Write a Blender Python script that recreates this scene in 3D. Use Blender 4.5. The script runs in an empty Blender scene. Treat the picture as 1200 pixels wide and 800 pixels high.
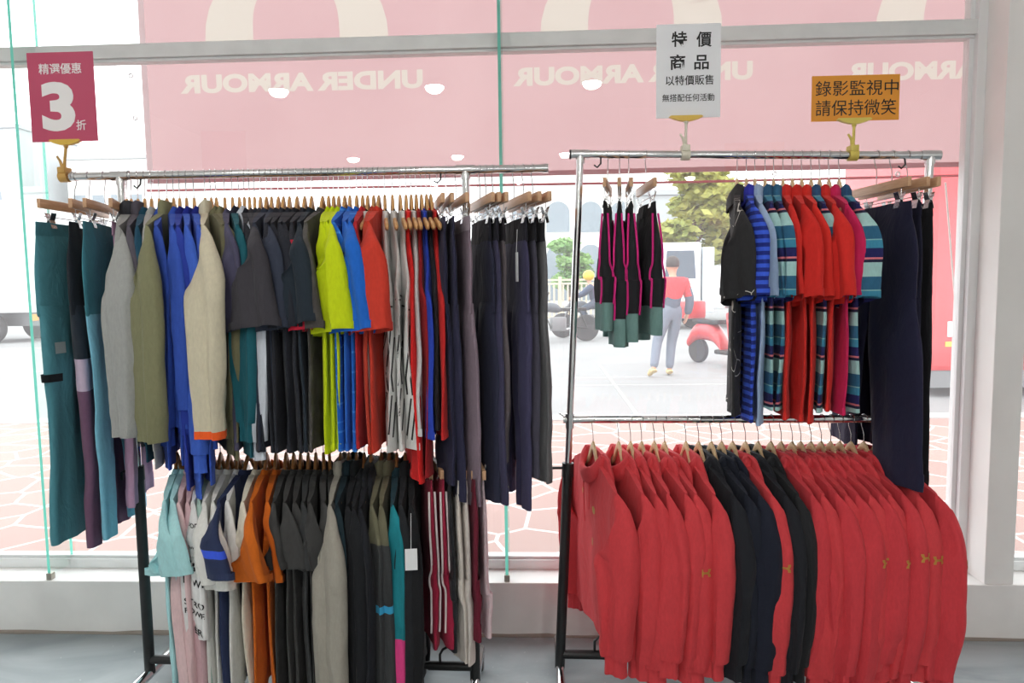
import bpy, bmesh, math, random
import numpy as np
from mathutils import Vector, Matrix, Euler
from mathutils.bvhtree import BVHTree

random.seed(7)
LAMP_E = 190.0
SKY_E = 3.9
EXPO = 0.0
BAN_C1 = (180, 148, 150)
BAN_C2 = (188, 158, 159)
BAN_CW = (188, 182, 172)
COL = bpy.context.scene.collection
PI = math.pi

# ------------------------------------------------------------------ camera
FPX = 800.0
CAM_H = 1.42
_y, _p, _r = (math.radians(a) for a in (2.4, -4.7, -0.8))
FWD = Vector((-math.sin(_y) * math.cos(_p), math.cos(_y) * math.cos(_p), math.sin(_p)))
_rt = Vector((math.cos(_y), math.sin(_y), 0))
_up = _rt.cross(FWD)
RT = _rt * math.cos(_r) + _up * math.sin(_r)
UP = -_rt * math.sin(_r) + _up * math.cos(_r)
CAM = Vector((0, 0, CAM_H))

def ray(x, y):
    return FWD + RT * ((x - 600) / FPX) - UP * ((y - 400) / FPX)

def at_y(x, y, Y):
    d = ray(x, y)
    return CAM + d * (Y / d.y)

def at_z(x, y, Z):
    d = ray(x, y)
    return CAM + d * ((Z - CAM_H) / d.z)

def pix(P):
    d = Vector(P) - CAM
    k = d.dot(FWD)
    return 600 + FPX * d.dot(RT) / k, 400 - FPX * d.dot(UP) / k

cam_data = bpy.data.cameras.new('camera')
cam_data.sensor_width = 36
cam_data.lens = 24
cam_data.clip_start = 0.05
cam_data.clip_end = 400
cam_ob = bpy.data.objects.new('camera', cam_data)
COL.objects.link(cam_ob)
cam_ob.matrix_world = Matrix.Translation(CAM) @ Matrix((RT, UP, -FWD)).transposed().to_4x4()
bpy.context.scene.camera = cam_ob

# ------------------------------------------------------------------ colours and materials
def lin(c):
    c = c / 255.0
    return c / 12.92 if c <= 0.04045 else ((c + 0.055) / 1.055) ** 2.4

def rgb(*c):
    return (lin(c[0]), lin(c[1]), lin(c[2]), 1.0)

MATS = {}

def new_mat(name):
    m = bpy.data.materials.new(name)
    m.use_nodes = True
    nt = m.node_tree
    for n in list(nt.nodes):
        nt.nodes.remove(n)
    out = nt.nodes.new('ShaderNodeOutputMaterial')
    return m, nt, out

def plain(name, color, rough=0.5, metal=0.0, bump=0.0, bscale=40, var=0.0, vscale=6, coat=0.0, emit=None):
    if name in MATS:
        return MATS[name]
    m, nt, out = new_mat(name)
    b = nt.nodes.new('ShaderNodeBsdfPrincipled')
    b.inputs['Base Color'].default_value = color
    b.inputs['Roughness'].default_value = rough
    b.inputs['Metallic'].default_value = metal
    b.inputs['Coat Weight'].default_value = coat
    nt.links.new(b.outputs[0], out.inputs[0])
    tc = nt.nodes.new('ShaderNodeTexCoord')
    if var:
        n = nt.nodes.new('ShaderNodeTexNoise')
        n.inputs['Scale'].default_value = vscale
        n.inputs['Detail'].default_value = 6
        nt.links.new(tc.outputs['Object'], n.inputs['Vector'])
        mx = nt.nodes.new('ShaderNodeMixRGB')
        mx.blend_type = 'MIX'
        mx.inputs[1].default_value = color
        mx.inputs[2].default_value = (color[0] * (1 - var), color[1] * (1 - var), color[2] * (1 - var), 1)
        cr = nt.nodes.new('ShaderNodeValToRGB')
        cr.color_ramp.elements[0].position = 0.4
        cr.color_ramp.elements[1].position = 0.65
        nt.links.new(n.outputs['Fac'], cr.inputs[0])
        nt.links.new(cr.outputs[0], mx.inputs[0])
        nt.links.new(mx.outputs[0], b.inputs['Base Color'])
    if bump:
        n = nt.nodes.new('ShaderNodeTexNoise')
        n.inputs['Scale'].default_value = bscale
        n.inputs['Detail'].default_value = 4
        nt.links.new(tc.outputs['Object'], n.inputs['Vector'])
        bp = nt.nodes.new('ShaderNodeBump')
        bp.inputs['Strength'].default_value = bump
        bp.inputs['Distance'].default_value = 0.01
        nt.links.new(n.outputs['Fac'], bp.inputs['Height'])
        nt.links.new(bp.outputs[0], b.inputs['Normal'])
    if emit:
        b.inputs['Emission Color'].default_value = color
        b.inputs['Emission Strength'].default_value = emit
    MATS[name] = m
    return m

def cloth(c, kind='plain', c2=None, period=0.05, stops=None, rough=0.85, heather=0.05):
    """woven or knitted fabric; c is sRGB 0-255. kind: plain, stripe, bands, camo, twig, floral"""
    key = 'fabric_%s_%s_%s_%s_%s' % (c, kind, c2, period, stops)
    if key in MATS:
        return MATS[key]
    m, nt, out = new_mat('fabric_' + kind)
    L = nt.links.new
    N = nt.nodes.new
    b = N('ShaderNodeBsdfPrincipled')
    b.inputs['Roughness'].default_value = rough
    b.inputs['Sheen Weight'].default_value = 0.05
    b.inputs['Specular IOR Level'].default_value = 0.25
    L(b.outputs[0], out.inputs[0])
    tc = N('ShaderNodeTexCoord')
    col = rgb(*c)
    base = None
    if kind == 'plain':
        r = N('ShaderNodeRGB'); r.outputs[0].default_value = col; base = r.outputs[0]
    elif kind in ('stripe', 'bands'):
        sp = N('ShaderNodeSeparateXYZ'); L(tc.outputs['Object'], sp.inputs[0])
        ma = N('ShaderNodeMath'); ma.operation = 'MULTIPLY'; ma.inputs[1].default_value = 1.0 / period
        L(sp.outputs['Z'], ma.inputs[0])
        fr = N('ShaderNodeMath'); fr.operation = 'FRACT'; L(ma.outputs[0], fr.inputs[0])
        cr = N('ShaderNodeValToRGB'); cr.color_ramp.interpolation = 'CONSTANT'
        st = stops or [(0, c), (0.5, c2)]
        els = cr.color_ramp.elements
        while len(els) < len(st):
            els.new(1.0)
        for e, (p, cc) in zip(els, st):
            e.position = p; e.color = rgb(*cc)
        L(fr.outputs[0], cr.inputs[0]); base = cr.outputs[0]
    elif kind == 'camo':
        n = N('ShaderNodeTexNoise'); n.inputs['Scale'].default_value = 14; n.inputs['Detail'].default_value = 3
        L(tc.outputs['Object'], n.inputs['Vector'])
        cr = N('ShaderNodeValToRGB')
        cr.color_ramp.elements[0].position = 0.42; cr.color_ramp.elements[0].color = col
        cr.color_ramp.elements[1].position = 0.6; cr.color_ramp.elements[1].color = rgb(*c2)
        L(n.outputs['Fac'], cr.inputs[0]); base = cr.outputs[0]
    elif kind == 'twig':
        v = N('ShaderNodeTexVoronoi'); v.feature = 'DISTANCE_TO_EDGE'; v.inputs['Scale'].default_value = 13
        n = N('ShaderNodeTexNoise'); n.inputs['Scale'].default_value = 5
        L(tc.outputs['Object'], n.inputs['Vector'])
        mv = N('ShaderNodeMixRGB'); mv.inputs[0].default_value = 0.12
        L(tc.outputs['Object'], mv.inputs[1]); L(n.outputs['Color'], mv.inputs[2])
        L(mv.outputs[0], v.inputs['Vector'])
        n2 = N('ShaderNodeTexNoise'); n2.inputs['Scale'].default_value = 7
        L(tc.outputs['Object'], n2.inputs['Vector'])
        lt = N('ShaderNodeMath'); lt.operation = 'LESS_THAN'; lt.inputs[1].default_value = 0.014
        L(v.outputs['Distance'], lt.inputs[0])
        gt = N('ShaderNodeMath'); gt.operation = 'GREATER_THAN'; gt.inputs[1].default_value = 0.52
        L(n2.outputs['Fac'], gt.inputs[0])
        mu = N('ShaderNodeMath'); mu.operation = 'MULTIPLY'; L(lt.outputs[0], mu.inputs[0]); L(gt.outputs[0], mu.inputs[1])
        mx = N('ShaderNodeMixRGB'); mx.inputs[1].default_value = col; mx.inputs[2].default_value = rgb(*c2)
        L(mu.outputs[0], mx.inputs[0]); base = mx.outputs[0]
    # heathered yarn
    n = N('ShaderNodeTexNoise'); n.inputs['Scale'].default_value = 160; n.inputs['Detail'].default_value = 2
    mp = N('ShaderNodeMapping'); mp.inputs['Scale'].default_value = (1, 1, 0.35)
    L(tc.outputs['Object'], mp.inputs[0]); L(mp.outputs[0], n.inputs['Vector'])
    hs = N('ShaderNodeHueSaturation')
    mr = N('ShaderNodeMapRange'); mr.inputs['From Min'].default_value = 0.3; mr.inputs['From Max'].default_value = 0.7
    mr.inputs['To Min'].default_value = 1 - heather; mr.inputs['To Max'].default_value = 1 + heather
    L(n.outputs['Fac'], mr.inputs[0]); L(mr.outputs[0], hs.inputs['Value']); L(base, hs.inputs['Color'])
    L(hs.outputs[0], b.inputs['Base Color'])
    # crumple and weave relief
    n1 = N('ShaderNodeTexNoise'); n1.inputs['Scale'].default_value = 11; n1.inputs['Detail'].default_value = 4; n1.inputs['Distortion'].default_value = 1.2
    mp2 = N('ShaderNodeMapping'); mp2.inputs['Scale'].default_value = (1, 1, 0.55)
    L(tc.outputs['Object'], mp2.inputs[0]); L(mp2.outputs[0], n1.inputs['Vector'])
    b1 = N('ShaderNodeBump'); b1.inputs['Strength'].default_value = 0.5; b1.inputs['Distance'].default_value = 0.018
    L(n1.outputs['Fac'], b1.inputs['Height'])
    b2 = N('ShaderNodeBump'); b2.inputs['Strength'].default_value = 0.2; b2.inputs['Distance'].default_value = 0.001
    L(n.outputs['Fac'], b2.inputs['Height']); L(b1.outputs[0], b2.inputs['Normal'])
    L(b2.outputs[0], b.inputs['Normal'])
    MATS[key] = m
    return m

def wood(name, c, c2):
    if name in MATS:
        return MATS[name]
    m, nt, out = new_mat(name)
    L = nt.links.new; N = nt.nodes.new
    b = N('ShaderNodeBsdfPrincipled'); b.inputs['Roughness'].default_value = 0.42
    L(b.outputs[0], out.inputs[0])
    tc = N('ShaderNodeTexCoord'); mp = N('ShaderNodeMapping'); mp.inputs['Scale'].default_value = (60, 5, 60)
    L(tc.outputs['Object'], mp.inputs[0])
    n = N('ShaderNodeTexNoise'); n.inputs['Scale'].default_value = 3; n.inputs['Detail'].default_value = 4; n.inputs['Distortion'].default_value = 1
    L(mp.outputs[0], n.inputs['Vector'])
    cr = N('ShaderNodeValToRGB')
    cr.color_ramp.elements[0].position = 0.3; cr.color_ramp.elements[0].color = rgb(*c2)
    cr.color_ramp.elements[1].position = 0.7; cr.color_ramp.elements[1].color = rgb(*c)
    L(n.outputs['Fac'], cr.inputs[0]); L(cr.outputs[0], b.inputs['Base Color'])
    MATS[name] = m
    return m

def glass_mat(name, tint, veil=0.0, ior=1.5):
    m, nt, out = new_mat(name)
    L = nt.links.new; N = nt.nodes.new
    tr = N('ShaderNodeBsdfTransparent'); tr.inputs[0].default_value = tint
    gl = N('ShaderNodeBsdfGlossy'); gl.inputs['Roughness'].default_value = 0.0
    lw = N('ShaderNodeLayerWeight'); lw.inputs[0].default_value = 0.5
    po = N('ShaderNodeMath'); po.operation = 'POWER'; po.inputs[1].default_value = 5; L(lw.outputs['Facing'], po.inputs[0])
    fr = N('ShaderNodeMapRange'); fr.inputs['To Min'].default_value = 0.06; fr.inputs['To Max'].default_value = 1.0; L(po.outputs[0], fr.inputs['Value'])
    mx = N('ShaderNodeMixShader'); L(fr.outputs[0], mx.inputs[0]); L(tr.outputs[0], mx.inputs[1]); L(gl.outputs[0], mx.inputs[2])
    last = mx.outputs[0]
    if veil:   # dust film, plus haze put into the shader to lift darks outside
        ds = N('ShaderNodeBsdfTranslucent'); ds.inputs[0].default_value = (0.95, 0.97, 1, 1)
        n = N('ShaderNodeTexNoise'); n.inputs['Scale'].default_value = 2.5; n.inputs['Detail'].default_value = 6
        tc = N('ShaderNodeTexCoord'); L(tc.outputs['Object'], n.inputs['Vector'])
        mr = N('ShaderNodeMapRange'); mr.inputs['To Min'].default_value = veil * 0.75; mr.inputs['To Max'].default_value = veil * 1.25
        L(n.outputs['Fac'], mr.inputs[0])
        m2 = N('ShaderNodeMixShader'); L(mr.outputs[0], m2.inputs[0]); L(last, m2.inputs[1]); L(ds.outputs[0], m2.inputs[2])
        last = m2.outputs[0]
    L(last, out.inputs[0])
    MATS[name] = m
    return m

CHROME = plain('chrome', (0.75, 0.76, 0.77, 1), 0.14, 1.0, bump=0.05, bscale=30)
STEEL = plain('steel_wire', (0.62, 0.62, 0.63, 1), 0.25, 1.0)
BLACKMET = plain('black_powder_coat', rgb(28, 30, 32), 0.45, 0.0, bump=0.1, bscale=200, var=0.3, vscale=20)
WHITE = plain('white_paint', rgb(240, 240, 238), 0.55, bump=0.08, bscale=12, var=0.06, vscale=3)
BLACKPLASTIC = plain('black_plastic', rgb(25, 25, 27), 0.4)
WOOD_TAN = wood('tan_wood', (222, 176, 120), (190, 140, 86))
WOOD_PALE = wood('pale_wood', (232, 204, 164), (210, 175, 130))
WOOD_TAN_SHADED = wood('shaded_tan_wood', (176, 124, 74), (140, 92, 52))  # hanger wood with the lower left rail's shade put into its colour
WOOD_BAR = wood('clip_hanger_wood', (214, 172, 136), (190, 146, 108))

# ------------------------------------------------------------------ mesh building
class MB:
    def __init__(self):
        self.v = []; self.f = []; self.mi = []
    def add(self, vs, fs, mi=0):
        o = len(self.v)
        self.v.extend(tuple(map(float, q)) for q in vs)
        self.f.extend(tuple(o + i for i in q) for q in fs)
        self.mi.extend([mi] * len(fs))
    def box(self, lo, hi, mi=0, bev=0.0, mat4=None):
        bm = bmesh.new()
        bmesh.ops.create_cube(bm, size=1)
        for v in bm.verts:
            v.co = Vector((lo[i] + (hi[i] - lo[i]) * (v.co[i] + 0.5) for i in range(3)))
        if bev:
            bmesh.ops.bevel(bm, geom=bm.edges[:], offset=bev, segments=2, affect='EDGES', profile=0.6)
        if mat4 is not None:
            bm.transform(mat4)
        bm.verts.index_update()
        self.add([v.co[:] for v in bm.verts], [[v.index for v in f.verts] for f in bm.faces], mi)
        bm.free()
    def tube(self, pts, r, n=10, mi=0, closed=False, caps=True, flat=1.0):
        pts = [Vector(p) for p in pts]
        k = len(pts)
        rs = r if isinstance(r, (list, tuple)) else [r] * k
        T = []
        for i in range(k):
            a = pts[(i - 1) % k] if (closed or i > 0) else pts[i]
            b = pts[(i + 1) % k] if (closed or i < k - 1) else pts[i]
            d = (b - a)
            T.append(d.normalized() if d.length > 1e-9 else Vector((0, 0, 1)))
        ref = Vector((0, 0, 1)) if abs(T[0].z) < 0.9 else Vector((1, 0, 0))
        u = T[0].cross(ref).normalized()
        vs = []
        for i in range(k):
            u = (u - T[i] * u.dot(T[i]))
            u = u.normalized() if u.length > 1e-9 else T[i].orthogonal().normalized()
            w = T[i].cross(u)
            for j in range(n):
                a = 2 * PI * j / n
                vs.append(pts[i] + (u * math.cos(a) + w * math.sin(a) * flat) * rs[i])
        fs = []
        for i in range(k if closed else k - 1):
            for j in range(n):
                i2 = (i + 1) % k; j2 = (j + 1) % n
                fs.append((i * n + j, i * n + j2, i2 * n + j2, i2 * n + j))
        if caps and not closed:
            fs.append(tuple(range(n - 1, -1, -1)))
            fs.append(tuple((k - 1) * n + j for j in range(n)))
        self.add(vs, fs, mi)
    def grid(self, P, closed=True, cap0=False, cap1=False, mi=0):
        M, N = P.shape[0], P.shape[1]
        fs = []
        for i in range(M - 1):
            for j in range(N if closed else N - 1):
                j2 = (j + 1) % N
                fs.append((i * N + j, i * N + j2, (i + 1) * N + j2, (i + 1) * N + j))
        if cap0:
            fs.append(tuple(range(N - 1, -1, -1)))
        if cap1:
            fs.append(tuple((M - 1) * N + j for j in range(N)))
        self.add(P.reshape(-1, 3), fs, mi)
    def lathe(self, prof, n=20, axis=(0, 0, 1), origin=(0, 0, 0), mi=0):
        ax = Vector(axis).normalized(); u = ax.orthogonal().normalized(); w = ax.cross(u); o = Vector(origin)
        P = np.zeros((len(prof), n, 3))
        for i, (r, h) in enumerate(prof):
            for j in range(n):
                a = 2 * PI * j / n
                P[i, j] = o + ax * h + (u * math.cos(a) + w * math.sin(a)) * r
        self.grid(P, True, True, True, mi)
    def sphere(self, c, r, n=16, m=10, scale=(1, 1, 1), mi=0):
        vs = []; fs = []
        for i in range(m + 1):
            t = PI * i / m
            for j in range(n):
                a = 2 * PI * j / n
                vs.append((c[0] + r * scale[0] * math.sin(t) * math.cos(a), c[1] + r * scale[1] * math.sin(t) * math.sin(a), c[2] + r * scale[2] * math.cos(t)))
        for i in range(m):
            for j in range(n):
                j2 = (j + 1) % n
                fs.append((i * n + j, (i + 1) * n + j, (i + 1) * n + j2, i * n + j2))
        self.add(vs, fs, mi)
    def build(self, name, mat, parent=None, smooth=True, angle=40):
        me = bpy.data.meshes.new(name)
        me.from_pydata(self.v, [], self.f)
        mats = mat if isinstance(mat, (list, tuple)) else [mat]
        for m in mats:
            me.materials.append(m)
        if any(self.mi):
            me.polygons.foreach_set('material_index', self.mi)
        me.polygons.foreach_set('use_smooth', [smooth] * len(self.f))
        if smooth and angle:
            me.update()
            me.set_sharp_from_angle(angle=math.radians(angle))
        me.update()
        o = bpy.data.objects.new(name, me)
        COL.objects.link(o)
        if parent is not None:
            o.parent = parent
        return o

USED = set()

def tag(o, label, cat, group=None, kind=None):
    n = len(label.split())
    assert 4 <= n <= 16, (n, label)
    if label in USED:
        print('DUPLICATE LABEL', label)
    USED.add(label)
    o['label'] = label; o['category'] = cat
    if group: o['group'] = group
    if kind: o['kind'] = kind
    return o

def thing(name, label, cat, loc=(0, 0, 0), rz=0.0, group=None):
    o = bpy.data.objects.new(name, None)
    o.empty_display_size = 0.05
    COL.objects.link(o)
    o.location = loc; o.rotation_euler = (0, 0, rz)
    return tag(o, label, cat, group)

def structure(o):
    o['kind'] = 'structure'
    return o

def text_mesh(s, size, bold=0.0, xs=1.0, ext=0.0004, spacing=1.0, line=1.0, res=4):
    cu = bpy.data.curves.new('lettering', 'FONT')
    cu.body = s; cu.size = size; cu.offset = bold; cu.extrude = ext
    cu.align_x = 'CENTER'; cu.align_y = 'CENTER'; cu.space_character = spacing; cu.space_line = line
    cu.resolution_u = res
    ob = bpy.data.objects.new('lettering', cu)
    COL.objects.link(ob)
    dg = bpy.context.evaluated_depsgraph_get()
    me = bpy.data.meshes.new_from_object(ob.evaluated_get(dg))
    bpy.data.objects.remove(ob)
    bpy.data.curves.remove(cu)
    xsv = [v.co.x for v in me.vertices]; ysv = [v.co.y for v in me.vertices]
    cx = (max(xsv) + min(xsv)) / 2; cy = (max(ysv) + min(ysv)) / 2
    for v in me.vertices:
        v.co.x = (v.co.x - cx) * xs; v.co.y -= cy
    me['w'] = (max(xsv) - min(xsv)) * xs; me['h'] = max(ysv) - min(ysv)
    return me

def link_mesh(name, me, mat, parent):
    me.materials.clear(); me.materials.append(mat)
    o = bpy.data.objects.new(name, me)
    COL.objects.link(o); o.parent = parent
    return o

# ------------------------------------------------------------------ noise and lofts
def vn(P, seed):
    P = np.asarray(P, float)
    i = np.floor(P).astype(np.int64); f = P - i
    f = f * f * (3 - 2 * f)
    def h(a, b, c):
        q = (a * 374761393 + b * 668265263 + c * 1442695041 + seed * 1274126177) & 0x7fffffff
        q = ((q ^ (q >> 13)) * 1274126177) & 0x7fffffff
        q = q ^ (q >> 16)
        return q / float(0x7fffffff) * 2 - 1
    x, y, z = i[..., 0], i[..., 1], i[..., 2]
    fx, fy, fz = f[..., 0], f[..., 1], f[..., 2]
    def l(a, b, t): return a + (b - a) * t
    return l(l(l(h(x, y, z), h(x + 1, y, z), fx), l(h(x, y + 1, z), h(x + 1, y + 1, z), fx), fy),
             l(l(h(x, y, z + 1), h(x + 1, y, z + 1), fx), l(h(x, y + 1, z + 1), h(x + 1, y + 1, z + 1), fx), fy), fz)

def catmull(S, M):
    S = np.asarray(S, float); k = len(S)
    out = []
    for t in np.linspace(0, k - 1, M):
        i = min(int(t), k - 2); u = t - i
        p1, p2 = S[i], S[i + 1]
        p0 = S[i - 1] if i > 0 else 2 * p1 - p2
        p3 = S[i + 2] if i + 2 < k else 2 * p2 - p1
        out.append(0.5 * ((2 * p1) + (-p0 + p2) * u + (2 * p0 - 5 * p1 + 4 * p2 - p3) * u * u + (-p0 + 3 * p1 - 3 * p2 + p3) * u ** 3))
    return np.array(out)

def loft(secs, M, N, seed=0, amp=0.004, freq=9.0, pw=0.8, ramp=True, flute=0.0):
    """secs rows: outer y, outer z, inner y, inner z, half thickness, x offset, twist in degrees"""
    S = catmull(secs, M)
    th = np.linspace(0, 2 * PI, N, endpoint=False)
    c = np.sign(np.cos(th)) * np.abs(np.cos(th)) ** pw
    s = np.sign(np.sin(th)) * np.abs(np.sin(th)) ** pw
    P = np.zeros((M, N, 3))
    for i in range(M):
        oy, oz, iy, iz, t, xo, tw = S[i]
        H = np.array([0, (oy - iy) / 2, (oz - iz) / 2]); hl = np.linalg.norm(H) + 1e-9; hd = H / hl
        a = math.radians(tw); X = np.array([1.0, 0, 0])
        hd2 = hd * math.cos(a) + X * math.sin(a)
        n2 = X * math.cos(a) - hd * math.sin(a)
        mid = np.array([xo, (oy + iy) / 2, (oz + iz) / 2])
        P[i] = mid + np.outer(c, hd2) * hl + np.outer(s, n2) * max(t, 0.001)
        if flute:   # hanging folds run down the cloth and deepen towards the hem
            u = i / (M - 1)
            wv = np.sin(c * 4.2 + (seed % 17) + 1.3 * math.sin(2.2 * u + seed)) + 0.6 * np.sin(c * 8.5 + (seed % 11) * 2.0 - 1.5 * u)
            P[i] += np.outer(wv * flute * min(1.0, u * 1.5 + 0.05), n2)
    if amp:
        k = np.linspace(0.25, 1, M)[:, None] if ramp else np.ones((M, 1))
        Q = P * np.array([freq, freq, freq * 0.55])
        P[..., 0] += amp * k * vn(Q, seed)
        P[..., 1] += amp * k * vn(Q + 31.7, seed + 3)
        P[..., 2] += amp * 0.5 * k * vn(Q + 71.1, seed + 9)
        Q2 = P * np.array([freq * 2.4, freq * 2.4, freq * 2.0])
        P[..., 0] += amp * 0.4 * k * vn(Q2, seed + 5)
        P[..., 1] += amp * 0.4 * k * vn(Q2 + 11.7, seed + 6)
    return P

# ------------------------------------------------------------------ hangers
RAIL_R = 0.0135
def hook_pts():
    r = RAIL_R + 0.0020
    pts = []
    for a in range(-35, 181, 18):
        t = math.radians(a)
        pts.append((0, -r * math.cos(t), r * math.sin(t)))
    pts += [(0, r * 0.98, -0.012), (0, r * 0.75, -0.026), (0, r * 0.3, -0.040), (0, 0.0, -0.052), (0, 0, -0.075), (0, 0, -0.096)]
    return pts

_hang_cache = {}
def arm_z(a):
    return -0.089 - 0.052 * (1 - math.exp(-(a / 0.20) ** 2)) - 0.058 * a
def wooden_hanger(label, loc, rz, woodmat, group, drop=0.0, half=0.186):
    root = thing('wooden_hanger', label, 'hanger', loc, rz, group)
    key = (woodmat.name, half)
    if key not in _hang_cache:
        mb = MB(); mb.tube(hook_pts(), 0.0017, 6)
        hk = mb.build('hook', STEEL, root)
        M, N = 29, 12
        P = np.zeros((M, N, 3))
        for i, u in enumerate(np.linspace(-1, 1, M)):
            a = abs(u)
            zc = arm_z(a)
            h = 0.014 - 0.003 * a
            t = 0.0055 + 0.0012 * a ** 2
            if a > 0.9:
                k = math.sqrt(max(0.05, 1 - ((a - 0.9) / 0.1) ** 2)); h *= k; t *= k
            for j in range(N):
                th = 2 * PI * j / N
                c, s = math.cos(th), math.sin(th)
                P[i, j] = (t * math.copysign(abs(s) ** 0.7, s), u * half, zc + h * math.copysign(abs(c) ** 0.7, c))
        mb = MB(); mb.grid(P, True, True, True)
        ar = mb.build('hanger_arms', woodmat, root)
        _hang_cache[key] = (hk, ar)
    else:
        for src in _hang_cache[key]:
            c = src.copy(); COL.objects.link(c); c.parent = root
    return root

_clip_cache = {}
def clip_hanger(label, loc, rz, group, half=0.17, clip_y=0.12, top=-0.168):
    root = thing('clip_hanger', label, 'hanger', loc, rz, group)
    key = (half, clip_y, top)
    if key not in _clip_cache:
        parts = []
        mb = MB(); mb.tube(hook_pts(), 0.0017, 6)
        parts.append((mb.build('hook', STEEL, root), None))
        mb = MB(); mb.box((-0.006, -half, -0.122), (0.006, half, -0.093), bev=0.002)
        parts.append((mb.build('bar', WOOD_BAR, root), None))
        mb = MB(); mb.tube([(0, -clip_y - 0.03, top + 0.022), (0, clip_y + 0.03, top + 0.022)], 0.0016, 6)
        for s in (-1, 1):
            mb.tube([(0, s * 0.13, -0.12), (0, s * 0.13, top + 0.022)], 0.0013, 6)
        parts.append((mb.build('wire_rod', STEEL, root), None))
        for s in (-1, 1):
            mb = MB()
            y = s * clip_y
            for q in (-1, 1):
                mb.add([(q * 0.011, y - 0.012, top + 0.035), (q * 0.011, y + 0.012, top + 0.035), (q * 0.003, y + 0.012, top + 0.012), (q * 0.003, y - 0.012, top + 0.012),
                        (q * 0.009, y + 0.013, top - 0.014), (q * 0.009, y - 0.013, top - 0.014),
                        (q * 0.012, y - 0.012, top + 0.034), (q * 0.012, y + 0.012, top + 0.034), (q * 0.0045, y + 0.012, top + 0.012), (q * 0.0045, y - 0.012, top + 0.012),
                        (q * 0.0105, y + 0.013, top - 0.014), (q * 0.0105, y - 0.013, top - 0.014)],
                       [(0, 1, 2, 3), (3, 2, 4, 5), (6, 7, 8, 9), (9, 8, 10, 11), (0, 1, 7, 6), (5, 4, 10, 11), (1, 2, 8, 7), (2, 4, 10, 8), (0, 3, 9, 6), (3, 5, 11, 9)])
            mb.tube([(0, y - 0.014, top + 0.014), (0, y + 0.014, top + 0.014)], 0.004, 8)
            parts.append((mb.build('clip', STEEL, root, smooth=False), None))
        _clip_cache[key] = [p[0] for p in parts]
    else:
        for src in _clip_cache[key]:
            c = src.copy(); COL.objects.link(c); c.parent = root
    return root

# ------------------------------------------------------------------ garments (local frame: x along rail, -y towards the shop, origin on the rail)
def body_grid(hh, ha, ys, zn, zs, za, zh, t, yn, xn, seed, amp=0.008, dip=0.05, tank=False, M=30, N=44, hemwave=0.006):
    th = np.linspace(0, 2 * PI, N, endpoint=False)
    cy = np.cos(th); cy = np.sign(cy) * np.abs(cy) ** 0.85
    sx = np.sin(th); sx = np.sign(sx) * np.abs(sx) ** 0.7
    sa = 0.68
    S = np.linspace(0, 1, M)
    P = np.zeros((M, N, 3))
    rs = np.random.RandomState(seed)
    lam1, ph1, ph2 = rs.uniform(0.10, 0.17), rs.uniform(0, 6), rs.uniform(0, 6)
    for i, s in enumerate(S):
        if s < sa:
            k = s / sa
            w = hh + (ha - hh) * k
            y = w * cy; z = np.full(N, zh + (za - zh) * k); tt = np.full(N, t)
        else:
            q = (s - sa) / (1 - sa)
            if tank:
                w = ys + (ha - ys) * (1 - q) ** 2.2
            else:
                w = ha + (ys - ha) * q
            y = w * cy
            ay = np.abs(y)
            zt = np.where(ay < yn, zn, zn + (zs - zn) * ((ay - yn) / max(ys - yn, 1e-4)) ** 1.15)
            inside = np.clip(1 - (ay / yn) ** 2, 0, 1) ** 0.5
            zt = zt - inside * np.where(sx < 0, dip, dip * 0.25)
            z = za + (zt - za) * q
            tt = t + (0.0105 + xn * inside - t) * q ** 1.5
        fade = 1 - max(0, (s - 0.45) / 0.55) ** 0.8
        fx = amp * fade * (0.8 * np.sin(2 * PI * y / lam1 + ph1 + 1.5 * math.sin(3 * s + ph2)) + 0.9 * vn(np.stack([y * 9, np.full(N, s * 2.2), np.full(N, seed * 0.37)], -1), seed))
        x = tt * sx + fx
        Q = np.stack([x * 10, y * 12, z * 5], -1)
        x = x + 0.003 * vn(Q * 2, seed + 4)
        y = y + 0.006 * fade * vn(Q, seed + 8)
        if s < 0.05:
            z = z + hemwave * vn(np.stack([y * 10, x * 10, y * 0], -1), seed + 2)
        P[i] = np.stack([x, y, z], -1)
    mb = MB()
    mb.grid(P, True)
    top = (M - 1) * N
    yt = np.abs(P[-1, :, 1])
    fs = []
    for j in range(N // 2):
        j2 = j + 1; a, b = (N - j) % N, (N - j2) % N
        if yt[j] >= yn * 0.98 and yt[j2 % N] >= yn * 0.98 and len({j, j2 % N, a, b}) >= 3:
            q = [top + j, top + j2 % N, top + b, top + a]
            fs.append(tuple(dict.fromkeys(q)))
    for q in fs:
        mb.f.append(q); mb.mi.append(0)
    return mb, P

def ring(yn, xn, zn, dip, k, dz, n=32, out=0.0):
    ph = np.linspace(0, 2 * PI, n, endpoint=False)
    y = (yn * k + out) * np.cos(ph); x = (xn * k + 0.007 + out) * np.sin(ph)
    z = zn - np.abs(np.sin(ph)) * np.where(np.sin(ph) < 0, dip, dip * 0.25) + dz
    return np.stack([x, y, z], -1)

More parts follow.
